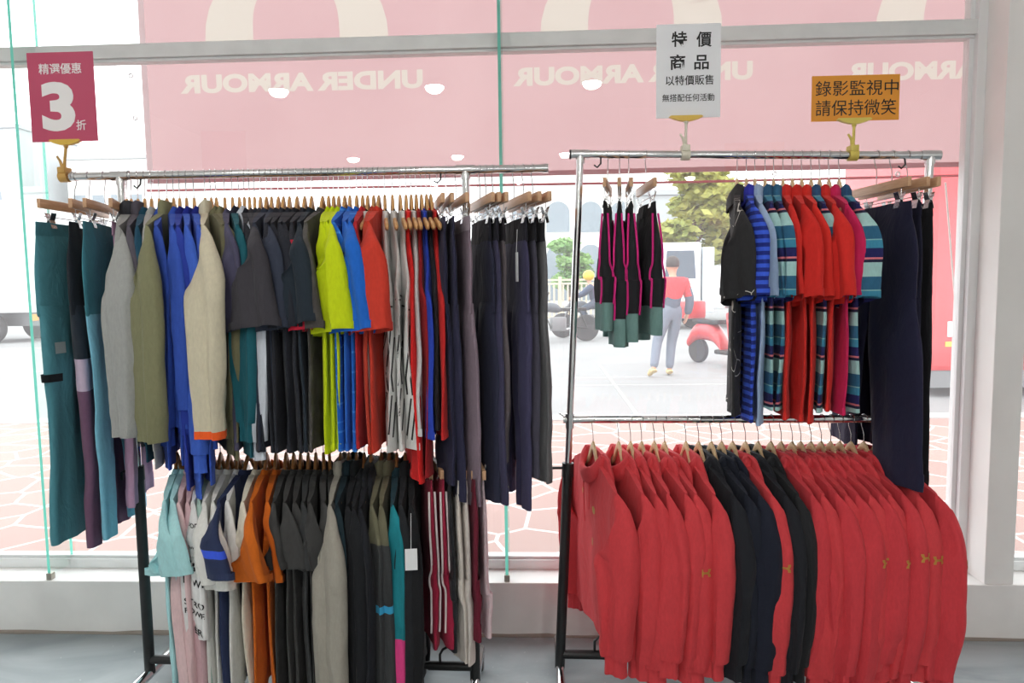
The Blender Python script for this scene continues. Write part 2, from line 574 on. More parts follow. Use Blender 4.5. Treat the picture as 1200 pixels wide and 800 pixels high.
def strip_decal(mb, pts, w):
    """flat polyline of width w in (u, v)"""
    pts = [Vector((p[0], p[1])) for p in pts]
    fine = []
    for a, b in zip(pts[:-1], pts[1:]):
        k = max(2, int((b - a).length / 0.012) + 1)
        for i in range(k):
            fine.append(a.lerp(b, i / k))
    fine.append(pts[-1])
    vs = []; fs = []
    for i, p in enumerate(fine):
        d = fine[min(i + 1, len(fine) - 1)] - fine[max(i - 1, 0)]
        nrm = Vector((-d.y, d.x)).normalized() * w / 2
        vs += [(p.x + nrm.x, p.y + nrm.y, 0), (p.x - nrm.x, p.y - nrm.y, 0)]
        if i:
            fs.append((2 * i - 2, 2 * i - 1, 2 * i + 1, 2 * i))
    mb.add(vs, fs)

def bvh_of(obs):
    vs = []; ps = []
    for o in obs:
        b = len(vs)
        vs += [v.co.copy() for v in o.data.vertices]
        ps += [tuple(b + i for i in p.vertices) for p in o.data.polygons]
    return BVHTree.FromPolygons(vs, ps)

def project(verts, targets, origin, U, V, off=0.0015, back=0.4):
    """lay a flat pattern onto the cloth: looks along -(UxV)"""
    U = Vector(U).normalized(); V = Vector(V).normalized(); Nn = U.cross(V); O = Vector(origin)
    t = bvh_of(targets)
    out = []; last = O
    for v in verts:
        p = O + U * v[0] + V * v[1]
        h = t.ray_cast(p + Nn * back, -Nn, back * 2)
        if h[0] is not None:
            last = h[0]; q = h[0] + Nn * off
            out.append(q[:])
        else:
            out.append(None)
    return out

def decal(name, verts, faces, mat, parent, targets, origin, U, V):
    pts = project(verts, targets, origin, U, V)
    fs = [f for f in faces if all(pts[i] is not None for i in f) and max((Vector(pts[i]) - Vector(pts[f[0]])).length for i in f) < 0.08]
    mb = MB(); mb.add([p or (0, 0, -0.3) for p in pts], fs)
    used = sorted({i for f in fs for i in f}); mp_ = {u: k for k, u in enumerate(used)}
    mb.v = [mb.v[u] for u in used]; mb.f = [tuple(mp_[i] for i in f) for f in mb.f]
    if not fs:
        return None
    return mb.build(name, mat, parent, smooth=False)

def logo_mesh(w):
    """two interlocking arches"""
    vs = []; fs = []
    K = 18
    for sgn in (1, -1):
        o = len(vs)
        for i in range(K + 1):
            t = PI * i / K
            c, s = math.cos(t), math.sin(t)
            vs.append((0.5 * w * c, sgn * w * (-0.36 + 0.46 * s ** 0.85), 0))
            vs.append((0.235 * w * math.copysign(abs(c) ** 0.45, c), sgn * w * (-0.36 + 0.28 * s ** 0.55), 0))
        for i in range(K):
            fs.append((o + 2 * i, o + 2 * i + 1, o + 2 * i + 3, o + 2 * i + 2))
    return vs, fs

def sleeve_secs(long, ys, zs, ha, za, L, tw, t, wid=1.0, xo=0.0, flare=0.0, end=0.72):
    r = [(ys - 0.004, zs + 0.002, ha - 0.004, za, 0.010, 0, 0),
         (ys + 0.022, zs - 0.035, ha - 0.012, za - 0.015, 0.010 + t * 0.4, xo * 0.2, tw * 0.25)]
    if not long:
        r += [(ys + 0.045, zs - 0.10, ys - 0.045 * wid, za - 0.03, t, xo * 0.6, tw * 0.7),
              (ys + 0.055 + flare, zs - L, ys - 0.085 * wid, zs - L - 0.045, t * 1.1, xo, tw)]
    else:
        e = 0.055 * wid
        r += [(ys + 0.045, zs - 0.12, ys - 0.055 * wid, za - 0.03, t, xo * 0.6, tw * 0.6),
              (ys + 0.055, zs - 0.26, ys - e, zs - 0.28, t, xo, tw),
              (ys + 0.05, zs - 0.26 - (L - 0.26) * 0.55, ys - e * 0.8, zs - 0.27 - (L - 0.26) * 0.55, t, xo, tw),
              (ys + 0.032, zs - L, ys - e * end, zs - L, t * 0.9, xo, tw)]
    return r

def upper(name, short, rail, loc, rz, c, kind='tee', cat='t-shirt', group='', hem=-0.78, L=None, tw=25, t=0.012, st=0.016, wid=1.0,
          mat=None, sleeve_mat=None, collar_c=None, cuff_c=None, hem_c=None, amp=0.008, seed=0, ys=None, body_w=None, hood_c=None, xo=0.0, woodmat=None, place='', half=0.186, far_tw=None, flare=0.0, zipper=False, fwd=None):
    fwd = random.uniform(-0.004, 0.018) if fwd is None else fwd
    tw = 38 + (tw - 38) * 0.5
    root = thing(name, short + ' on ' + place, cat, loc, rz, group)
    m = mat or cloth(c)
    sm = sleeve_mat or m
    cm = cloth(collar_c) if collar_c else m
    long = kind in ('sweat', 'jacket', 'hoodie')
    P_ = dict(tee=(0.215, -0.180, 0.235, 0.066, 0.05), polo=(0.215, -0.180, 0.235, 0.066, 0.03), sweat=(0.222, -0.184, 0.25, 0.066, 0.035),
              jacket=(0.222, -0.184, 0.25, 0.066, 0.02), hoodie=(0.235, -0.188, 0.265, 0.075, 0.05), tank=(0.105, -0.143, 0.215, 0.060, 0.10))[kind]
    ysd, zs, ha, yn, dip = P_
    ys = ys or ysd
    ha = body_w or ha
    zn = -0.133; za = zs - (0.20 if kind != 'tank' else 0.27)
    xn = 0.014 if kind != 'hoodie' else 0.02
    mb, P = body_grid(ha * (1.0 if kind != 'tank' else 1.03), ha, ys, zn, zs, za, hem, t, yn, xn, seed, amp, dip, kind == 'tank')
    body = mb.build('torso', m, root)
    parts = {'torso': body, 'sleeve': []}
    rn = 32
    if kind == 'tank':
        R = [ring(yn, xn, zn, dip, 1.0, 0.0), ring(yn, xn, zn, dip, 1.03, 0.008, out=0.002), ring(yn, xn, zn, dip, 0.97, 0.002, out=0.001)]
        q = MB(); q.grid(np.array(R), True); q.build('neck_binding', cm, root)
    elif kind in ('tee', 'sweat'):
        h = 0.016 if kind == 'tee' else 0.024
        R = [ring(yn, xn, zn, dip, 1.02, -0.006, out=0.002), ring(yn, xn, zn, dip, 1.0, h, out=0.003), ring(yn, xn, zn, dip, 0.95, h, out=0.0), ring(yn, xn, zn, dip, 0.95, -0.004, out=-0.001)]
        q = MB(); q.grid(np.array(R), True); q.build('collar', cm, root)
    elif kind == 'jacket':
        h = 0.045
        R = [ring(yn, xn, zn, dip, 1.03, -0.008, out=0.003), ring(yn, xn, zn, dip, 1.0, h * 0.5, out=0.005), ring(yn, xn, zn, dip, 0.9, h, out=0.004), ring(yn, xn, zn, dip, 0.84, h, out=0.001), ring(yn, xn, zn, dip, 0.9, -0.004, out=0.0)]
        q = MB(); q.grid(np.array(R), True); q.build('collar', cm, root)
    elif kind == 'polo':
        R = [ring(yn, xn, zn, dip, 0.95, -0.006), ring(yn, xn, zn, dip, 0.93, 0.026, out=0.002), ring(yn, xn, zn, dip, 1.0, 0.032, out=0.006), ring(yn, xn, zn, dip, 1.2, 0.018, out=0.008), ring(yn, xn, zn, dip, 1.38, -0.022, out=0.008), ring(yn, xn, zn, dip, 1.36, -0.024, out=0.005)]
        q = MB(); q.grid(np.array(R), True); q.build('collar', cm, root)
    elif kind == 'hoodie':
        hm = cloth(hood_c) if hood_c else m
        R = [ring(yn, xn, zn, dip, 1.05, -0.03, out=0.006), ring(yn, xn, zn, dip, 1.12, -0.005, out=0.014), ring(yn, xn, zn, dip, 1.06, 0.022, out=0.012), ring(yn, xn, zn, dip, 0.92, 0.024, out=0.002), ring(yn, xn, zn, dip, 0.85, 0.0, out=-0.003)]
        R = catmull(np.array(R).reshape(5, -1), 15).reshape(15, rn, 3)
        R += 0.004 * np.stack([vn(R * 22, seed + 40), vn(R * 22 + 9, seed + 41), vn(R * 22 + 19, seed + 42)], -1)
        q = MB(); q.grid(R, True)
        hs = [(0.075, -0.104, -0.075, -0.104, 0.008, 0.012, 0), (0.115, -0.118, -0.115, -0.118, 0.014, 0.016, 0), (0.150, -0.165, -0.150, -0.165, 0.016, 0.02, 0),
              (0.155, -0.225, -0.155, -0.225, 0.016, 0.022, 0), (0.12, -0.29, -0.12, -0.29, 0.013, 0.02, 0), (0.03, -0.33, -0.03, -0.33, 0.005, 0.018, 0)]
        q.grid(loft(hs, 22, 32, seed + 50, 0.010, 12, ramp=False), True, True, True)
        q.build('hood', hm, root)
        for s in (-1, 1):
            q = MB(); q.tube([(-0.022, s * 0.03, zn - 0.03), (-0.026, s * 0.032, zn - 0.10), (-0.024, s * 0.028, zn - 0.2 - 0.03 * s)], 0.0022, 6)
            q.build('drawstring', m, root)
    if zipper:
        q = MB()
        for i in range(0, len(P) - 8, 1):
            pass
        j = int(len(P[0]) * 0.5)
        q.tube([P[i, j] + np.array([-0.002, 0, 0]) for i in range(len(P) - 6)], 0.004, 6)
        q.build('zip', BLACKPLASTIC, root)
    if kind != 'tank':
        L = L or (0.24 if not long else 0.56)
        for s in (-1, 1):
            k = -1 if s < 0 else 1
            twist = tw if s < 0 else (far_tw if far_tw is not None else -tw)
            se = sleeve_secs(long, ys, zs, ha, za, L, -twist if False else twist, st, wid, xo, flare, 0.86 if kind == 'hoodie' else 0.72)
            G = loft(se, 34 if long else 22, 34, seed + 11 * (s + 2), 0.007, 12, flute=0.007 if long else 0.009)
            if kind == 'hoodie':   # dropped shoulder seam
                cen = G.mean(axis=1, keepdims=True)
                st_ = np.where(np.arange(len(G)) >= 7, 1.035, 0.985)[:, None, None]
                G = cen + (G - cen) * st_
            if long:   # gathers above the cuff and at the elbow
                u = np.linspace(0, 1, len(G))[:, None]
                wv = 0.0045 * (np.exp(-((u - 0.93) / 0.06) ** 2) + 0.6 * np.exp(-((u - 0.5) / 0.12) ** 2))
                cen = G.mean(axis=1, keepdims=True)
                G = cen + (G - cen) * (1 + (wv * 14 * vn(G * np.array([9, 9, 42]), seed + 77 + s))[..., None])
            if s < 0:
                G[..., 1] += fwd * np.clip(np.linspace(-0.25, 2.2, len(G)), 0, 1)[:, None]
                G[..., 1] *= -1
            q = MB(); q.grid(G, True)
            so = q.build('sleeve', sm, root)
            parts['sleeve'].append(so)
            if long and kind != 'jacket':
                last = G[-1]; cen = last.mean(axis=0)
                rows = []
                for kk, dz in ((1.0, 0.004), (0.88, -0.001), (0.72, -0.004), (0.70, -0.03), (0.73, -0.060), (0.67, -0.060), (0.65, -0.02)):
                    r = cen + (last - cen) * kk; r[:, 2] += dz
                    rows.append(r)
                q = MB(); q.grid(np.array(rows), True)
                q.build('cuff', cloth(cuff_c) if cuff_c else sm, root)
            elif cuff_c:
                last = G[-1]; cen = last.mean(axis=0)
                rows = []
                for kk, dz in ((1.02, 0.012), (1.03, -0.004), (1.02, -0.012), (0.97, -0.012)):
                    r = cen + (last - cen) * kk; r[:, 2] += dz
                    rows.append(r)
                q = MB(); q.grid(np.array(rows), True); q.build('cuff', cloth(cuff_c), root)
            else:      # turned and stitched sleeve hem
                rows = []
                last = G[-1]; cen = last.mean(axis=0)
                for kk, dz in ((1.012, 0.022), (1.018, 0.0), (1.0, -0.001), (0.98, 0.02)):
                    r = cen + (last - cen) * kk; r[:, 2] += dz
                    rows.append(r)
                q = MB(); q.grid(np.array(rows), True); q.build('sleeve_hem', sm, root)
    # hem band
    last = P[0]; cen = last.mean(axis=0)
    rows = []
    rib = kind in ('hoodie', 'sweat')
    seq = ((1.0, 0.004, 1.0), (0.965, -0.004, 0.9), (0.95, -0.03, 0.85), (0.955, -0.06, 0.85), (0.94, -0.06, 0.5)) if rib else ((1.006, 0.022, 1.15), (1.008, 0.0, 1.2), (1.0, -0.002, 1.0), (0.99, 0.018, 0.6))
    for kk, dz, kx in seq:
        r = last.copy()
        r[:, 1] = cen[1] + (last[:, 1] - cen[1]) * kk
        r[:, 0] = last[:, 0] * kx if rib else last[:, 0] + np.sign(np.sin(np.linspace(0, 2 * PI, len(last), endpoint=False))) * 0.001 * (kx - 1) * 10
        r[:, 2] += dz
        rows.append(r)
    q = MB(); q.grid(np.array(rows), True); q.build('hem', cloth(hem_c) if hem_c else m, root)
    wooden_hanger('wooden hanger holding the ' + short, loc, rz, woodmat or WOOD_TAN, 'wooden hangers on ' + place, half=half)
    return root, parts

def zones(stops, rough=0.85):
    """fabric panels by height: [(z where the colour starts going up, colour)...] lowest first"""
    st = []
    for z, c in stops:
        st.append((max(0.0, (z + 2) / 2), c))
    st[0] = (0.0, st[0][1])
    return cloth(stops[-1][1], 'bands', period=2.0, stops=st, rough=rough)

def trousers(name, short, loc, rz, c, cat='trousers', group='', place='', mat=None, band_c=None, zh=-1.12, top=-0.168, w=0.19, hip=0.215, crotch=-0.44, ankle=0.075, thigh=None, t=0.014, seed=0, legs_mat=None, piping=None, cuff=None, spread=0.03, cuff_h=0.05, band_h=0.04, clip_y=0.12, xo2=0.0, far_zh=None, half=0.17):
    root = thing(name, short + ' on ' + place, cat, loc, rz, group)
    m = mat or cloth(c)
    lm = legs_mat or m
    bm_ = cloth(band_c) if band_c else m
    parts = {'leg': []}
    b = [(w + 0.004, top + 0.003, -w - 0.004, top + 0.003, 0.006, 0, 0), (w + 0.004, top - band_h, -w - 0.004, top - band_h, 0.010, 0, 0)]
    q = MB(); q.grid(loft(b, 6, 36, seed, 0.003, 14, ramp=False), True); q.build('waistband', bm_, root)
    b = [(w, top - band_h + 0.004, -w, top - band_h + 0.004, 0.009, 0, 0), (hip, top - 0.14, -hip, top - 0.14, t, 0, 0), (hip, crotch, -hip, crotch, t, 0, 0), (hip - 0.005, crotch - 0.02, -hip + 0.005, crotch - 0.02, t * 0.9, 0, 0)]
    GS = loft(b, 16, 40, seed + 1, 0.006, 9)
    q = MB(); q.grid(GS, True); parts['seat'] = q.build('seat_panel', m, root)
    for s in (-1, 1):
        z1 = zh if s < 0 else (far_zh if far_zh is not None else zh)
        inn = 0.0
        se = [(hip - 0.002, crotch + 0.015, -0.004, crotch + 0.015, t * 0.95, 0, 0), (hip - 0.005, crotch - 0.05, 0.006, crotch - 0.05, t * 1.1, s * 0.003, 4)]
        for k in (0.35, 0.7, 1.0):
            z = crotch + (z1 - crotch) * k
            hw = (0.5 * (hip)) * (1 - k) + ankle * k
            cy = hip * 0.5 + spread * k * 0.5
            se.append((cy + hw, z, cy - hw, z, t * (1.1 - 0.2 * k), s * 0.004 + xo2 * k, 8))
        G = loft(se, 34, 30, seed + 5 * (s + 3), 0.009, 8, flute=0.005)
        if s < 0: G[..., 1] *= -1
        q = MB(); q.grid(G, True); lo = q.build('trouser_leg', lm, root); parts['leg'].append(lo)
        if piping:
            for j_ in (3, 27):
                q = MB()
                js = (2 if s > 0 else 18) if j_ == 3 else (38 if s > 0 else 22)
                pts_ = [GS[i, js] for i in range(0, len(GS) - 3)] + [G[i, j_] for i in range(3, len(G))]
                pts_ = np.array(pts_)
                for _k in range(6):
                    pts_[1:-1] = (pts_[:-2] + 2 * pts_[1:-1] + pts_[2:]) / 4
                q.tube([p_ + np.array([0.005 if j_ == 3 else -0.005, 0.001 * s, 0]) for p_ in pts_], 0.0034, 6)
                q.build('piping', cloth(piping), root)
        last = G[-1]; cen = last.mean(axis=0)
        rows = []
        for kk, dz in ((1.03, 0.004), (1.05, -cuff_h * 0.5), (1.02, -cuff_h), (0.95, -cuff_h), (0.93, 0)):
            r = cen + (last - cen) * kk; r[:, 2] += dz; rows.append(r)
        q = MB(); q.grid(np.array(rows), True); q.build('leg_cuff', cloth(cuff) if cuff else lm, root)
    clip_hanger('clip hanger holding the ' + short, loc, rz, 'clip hangers on ' + place, half=half, clip_y=clip_y, top=top)
    return root, parts

# ------------------------------------------------------------------ the shop
Y_WALL = 2.66
Z_SILL = at_y(620, 683, Y_WALL).z
Y_FRAME = at_z(620, 667, Z_SILL).y
Y_GLASS = Y_FRAME + 0.035
CEIL = 3.05
XL, XR, YB = -3.6, 3.4, -6.5

def box_structure(name, lo, hi, mat, bev=0.0):
    mb = MB(); mb.box(lo, hi, bev=bev)
    return structure(mb.build(name, mat, None, smooth=False))

def floor_material():
    m, nt, out = new_mat('painted_concrete')
    L = nt.links.new; N = nt.nodes.new
    b = N('ShaderNodeBsdfPrincipled')
    tc = N('ShaderNodeTexCoord')
    n1 = N('ShaderNodeTexNoise'); n1.inputs['Scale'].default_value = 2.2; n1.inputs['Detail'].default_value = 8; n1.inputs['Distortion'].default_value = 0.8
    mp = N('ShaderNodeMapping'); mp.inputs['Scale'].default_value = (1, 2.2, 1)
    L(tc.outputs['Object'], mp.inputs[0]); L(mp.outputs[0], n1.inputs['Vector'])
    cr = N('ShaderNodeValToRGB')
    cr.color_ramp.elements[0].position = 0.3; cr.color_ramp.elements[0].color = rgb(128, 138, 142)
    cr.color_ramp.elements[1].position = 0.72; cr.color_ramp.elements[1].color = rgb(170, 178, 181)
    L(n1.outputs['Fac'], cr.inputs[0])
    n2 = N('ShaderNodeTexNoise'); n2.inputs['Scale'].default_value = 45; n2.inputs['Detail'].default_value = 3
    L(tc.outputs['Object'], n2.inputs['Vector'])
    c2 = N('ShaderNodeValToRGB'); c2.color_ramp.elements[0].position = 0.70; c2.color_ramp.elements[1].position = 0.76
    L(n2.outputs['Fac'], c2.inputs[0])
    mx = N('ShaderNodeMixRGB'); L(c2.outputs[0], mx.inputs[0]); L(cr.outputs[0], mx.inputs[1]); mx.inputs[2].default_value = rgb(210, 212, 210)
    L(mx.outputs[0], b.inputs['Base Color'])
    b.inputs['Roughness'].default_value = 0.38
    bp = N('ShaderNodeBump'); bp.inputs['Strength'].default_value = 0.1; bp.inputs['Distance'].default_value = 0.01
    L(n1.outputs['Fac'], bp.inputs['Height']); L(bp.outputs[0], b.inputs['Normal'])
    L(b.outputs[0], out.inputs[0])
    return m

WALLMAT = plain('wall_paint', rgb(240, 240, 238), 0.6, bump=0.06, bscale=8, var=0.10, vscale=4)
box_structure('floor', (XL, YB, -0.1), (XR, Y_WALL + 0.3, 0), floor_material())
box_structure('ceiling', (XL, YB, CEIL), (XR, Y_GLASS + 0.3, CEIL + 0.1), WHITE)
box_structure('wall_left', (XL - 0.1, YB, 0), (XL, Y_GLASS + 0.3, CEIL), WALLMAT)
box_structure('wall_right', (XR, YB, 0), (XR + 0.1, Y_GLASS + 0.3, CEIL), WALLMAT)
box_structure('wall_back', (XL, YB - 0.1, 0), (XR, YB, CEIL), WALLMAT)
# low wall with a slightly uneven foot and sill
box_structure('wall_front', (XL, Y_WALL, 0), (XR, Y_GLASS + 0.12, Z_SILL), WALLMAT, bev=0.004)
mb = MB()
xs = np.linspace(XL, XR, 90)
P = np.zeros((len(xs), 6, 3))
for i, x in enumerate(xs):
    w = 0.006 + 0.006 * float(vn(np.array([x * 5, 0.3, 0.7]), 5)); h = 0.009 + 0.007 * float(vn(np.array([x * 9, 1.3, 0.7]), 6))
    for j, (yy, zz) in enumerate(((0.0, 0.0), (-w, 0.0), (-w, h * 0.5), (-w * 0.6, h), (0, h * 1.3), (0.002, 0.0))):
        P[i, j] = (x, Y_WALL + yy, zz)
mb.grid(P, True, True, True)
structure(mb.build('baseboard_front', plain('grey_mortar', rgb(146, 138, 130), 0.9, bump=0.4, bscale=60), None))

# window frame: bottom profile, transom, uprights
ALU = plain('white_aluminium', rgb(232, 235, 236), 0.35, 0.0, coat=0.2)
ALU_GREY = plain('grey_aluminium', rgb(224, 228, 228), 0.45, 0.0, var=0.08, vscale=8)
z_f = at_y(620, 656, Y_FRAME).z
mb = MB()
mb.box((XL, Y_FRAME, Z_SILL), (XR, Y_FRAME + 0.07, z_f), bev=0.003)
mb.box((XL, Y_FRAME + 0.012, z_f), (XR, Y_FRAME + 0.055, z_f + 0.012), bev=0.002)
structure(mb.build('trim_1', ALU, None, smooth=False))
z0 = at_y(585, 55, Y_FRAME).z; z1 = at_y(585, 38, Y_FRAME).z
mb = MB()
x_r = at_z(1140, 655, Z_SILL).x
X_COL = at_z(1153, 684, Z_SILL).x
mb.box((XL, Y_FRAME, z0), (X_COL + 0.02, Y_FRAME + 0.07, z1), bev=0.003)
mb.box((XL, Y_FRAME + 0.015, z0 - 0.012), (X_COL + 0.02, Y_FRAME + 0.06, z0), bev=0.002)
structure(mb.build('trim_2', ALU_GREY, None, smooth=False))
mb = MB()
mb.box((X_COL - 0.035, Y_FRAME - 0.005, Z_SILL), (X_COL + 0.03, Y_FRAME + 0.075, CEIL), bev=0.003)
mb.box((X_COL - 0.052, Y_FRAME + 0.02, Z_SILL), (X_COL - 0.03, Y_FRAME + 0.06, CEIL), bev=0.002)
structure(mb.build('trim_3', ALU, None, smooth=False))
# painted steel column standing on the sill at the right
X_COL2 = at_z(1190, 686, Z_SILL).x
mb = MB()
mb.box((X_COL, Y_WALL + 0.008, Z_SILL), (X_COL2, Y_FRAME - 0.002, CEIL), bev=0.003)
structure(mb.build('trim_4', WHITE, None, smooth=False))
mb = MB()
mb.box((X_COL2 + 0.0, Y_FRAME, Z_SILL), (X_COL2 + 0.03, Y_FRAME + 0.07, CEIL), bev=0.003)
structure(mb.build('trim_5', ALU, None, smooth=False))

GLASS = glass_mat('window_glass', (0.97, 0.985, 0.98, 1), veil=0.10)
FIN_GLASS = glass_mat('fin_glass', (0.95, 0.99, 0.975, 1))
m, nt, out = new_mat('green_glass_edge')
b = nt.nodes.new('ShaderNodeBsdfPrincipled'); b.inputs['Base Color'].default_value = rgb(120, 205, 190); b.inputs['Roughness'].default_value = 0.12
t = nt.nodes.new('ShaderNodeBsdfTranslucent'); t.inputs[0].default_value = rgb(130, 230, 210)
mx = nt.nodes.new('ShaderNodeMixShader'); mx.inputs[0].default_value = 0.5
nt.links.new(b.outputs[0], mx.inputs[1]); nt.links.new(t.outputs[0], mx.inputs[2]); nt.links.new(mx.outputs[0], out.inputs[0])
EDGE = m

X_F1 = at_z(60, 678, Z_SILL).x
X_F2 = at_z(594.5, 679, Z_SILL).x
panes = [(XL, X_F1 - 0.004, z_f, z0), (X_F1 + 0.004, X_F2 - 0.004, z_f, z0), (X_F2 + 0.004, X_COL - 0.03, z_f, z0), (X_COL2 + 0.02, XR, z_f, CEIL),
         (XL, X_F1 - 0.004, z1, CEIL), (X_F1 + 0.004, X_F2 - 0.004, z1, CEIL), (X_F2 + 0.004, X_COL - 0.03, z1, CEIL)]
for i, (a, b_, c, d) in enumerate(panes):
    mb = MB()
    mb.add([(a, Y_GLASS, c), (b_, Y_GLASS, c), (b_, Y_GLASS, d), (a, Y_GLASS, d)], [(0, 1, 2, 3)])
    structure(mb.build('window_%d' % (i + 1), GLASS, None, smooth=False))
# stiffening glass fins, edge on to the shop, each in a small steel shoe
SHOE = plain('steel_shoe', rgb(170, 165, 155), 0.4, 0.8)
for i, x in enumerate((X_F1, X_F2)):
    mb = MB()
    h = 0.006
    y0, y1 = Y_WALL + 0.012, Y_FRAME + 0.02
    z = Z_SILL + 0.016
    V = [(x - h, y0, z), (x + h, y0, z), (x + h, y1, z), (x - h, y1, z), (x - h, y0, CEIL), (x + h, y0, CEIL), (x + h, y1, CEIL), (x - h, y1, CEIL)]
    mb.add(V, [(0, 3, 7, 4), (1, 5, 6, 2)], 0)
    mb.add(V, [(0, 4, 5, 1), (3, 2, 6, 7)], 1)
    f = structure(mb.build('window_%d' % (i + 8), [FIN_GLASS, EDGE], None, smooth=False))
    mb = MB(); mb.box((x - 0.011, y0 - 0.004, Z_SILL), (x + 0.011, y0 + 0.02, Z_SILL + 0.028), bev=0.002)
    mb.build('shoe', SHOE, f, smooth=False)

# small cream box left on the sill behind the column
p = at_z(1143, 668, Z_SILL)
root = thing('cream_box', 'small cream cardboard box on the sill behind the white column', 'box', (p.x, p.y + 0.004, Z_SILL), 0.1)
mb = MB(); mb.box((-0.018, -0.014, 0), (0.018, 0.014, 0.088), bev=0.002); mb.build('carton', plain('cream_card', rgb(222, 214, 190), 0.7, var=0.1, vscale=30), root, smooth=False)
mb = MB(); mb.box((-0.0185, -0.0145, 0.078), (0.0185, 0.0145, 0.0895), bev=0.002); mb.build('lid', plain('cream_card_lid', rgb(228, 222, 204), 0.7), root, smooth=False)

# ceiling lamps (seen as round reflections in the glass)
LAMP = plain('lamp_dome', (1.0, 0.97, 0.92, 1), 0.5, emit=LAMP_E)
first = None
for r, (yy, xs_) in enumerate(((0.05, (-2.1, -0.83, 0.43)), (-2.9, (-2.3, -1.0, 0.33, 1.66)), (-5.0, (-1.6, -0.3, 1.0, 2.3)))):
    for x in xs_:
        root = thing('ceiling_lamp', 'round white ceiling lamp reflected in the shop window', 'lamp', (x, yy, CEIL), 0, 'round ceiling lamps of the shop')
        if first is None:
            mb = MB(); mb.lathe([(0.0, 0), (0.085, 0), (0.09, -0.006), (0.09, -0.03), (0.08, -0.034), (0.0, -0.03)], 28)
            a = mb.build('rim', WHITE, root)
            mb = MB(); mb.lathe([(0.074 * math.cos(q), -0.033 - 0.05 * math.sin(q)) for q in np.linspace(0, PI / 2 - 0.02, 8)], 24)
            b = mb.build('dome', LAMP, root)
            first = (a, b)
        else:
            for s in first:
                c = s.copy(); COL.objects.link(c); c.parent = root

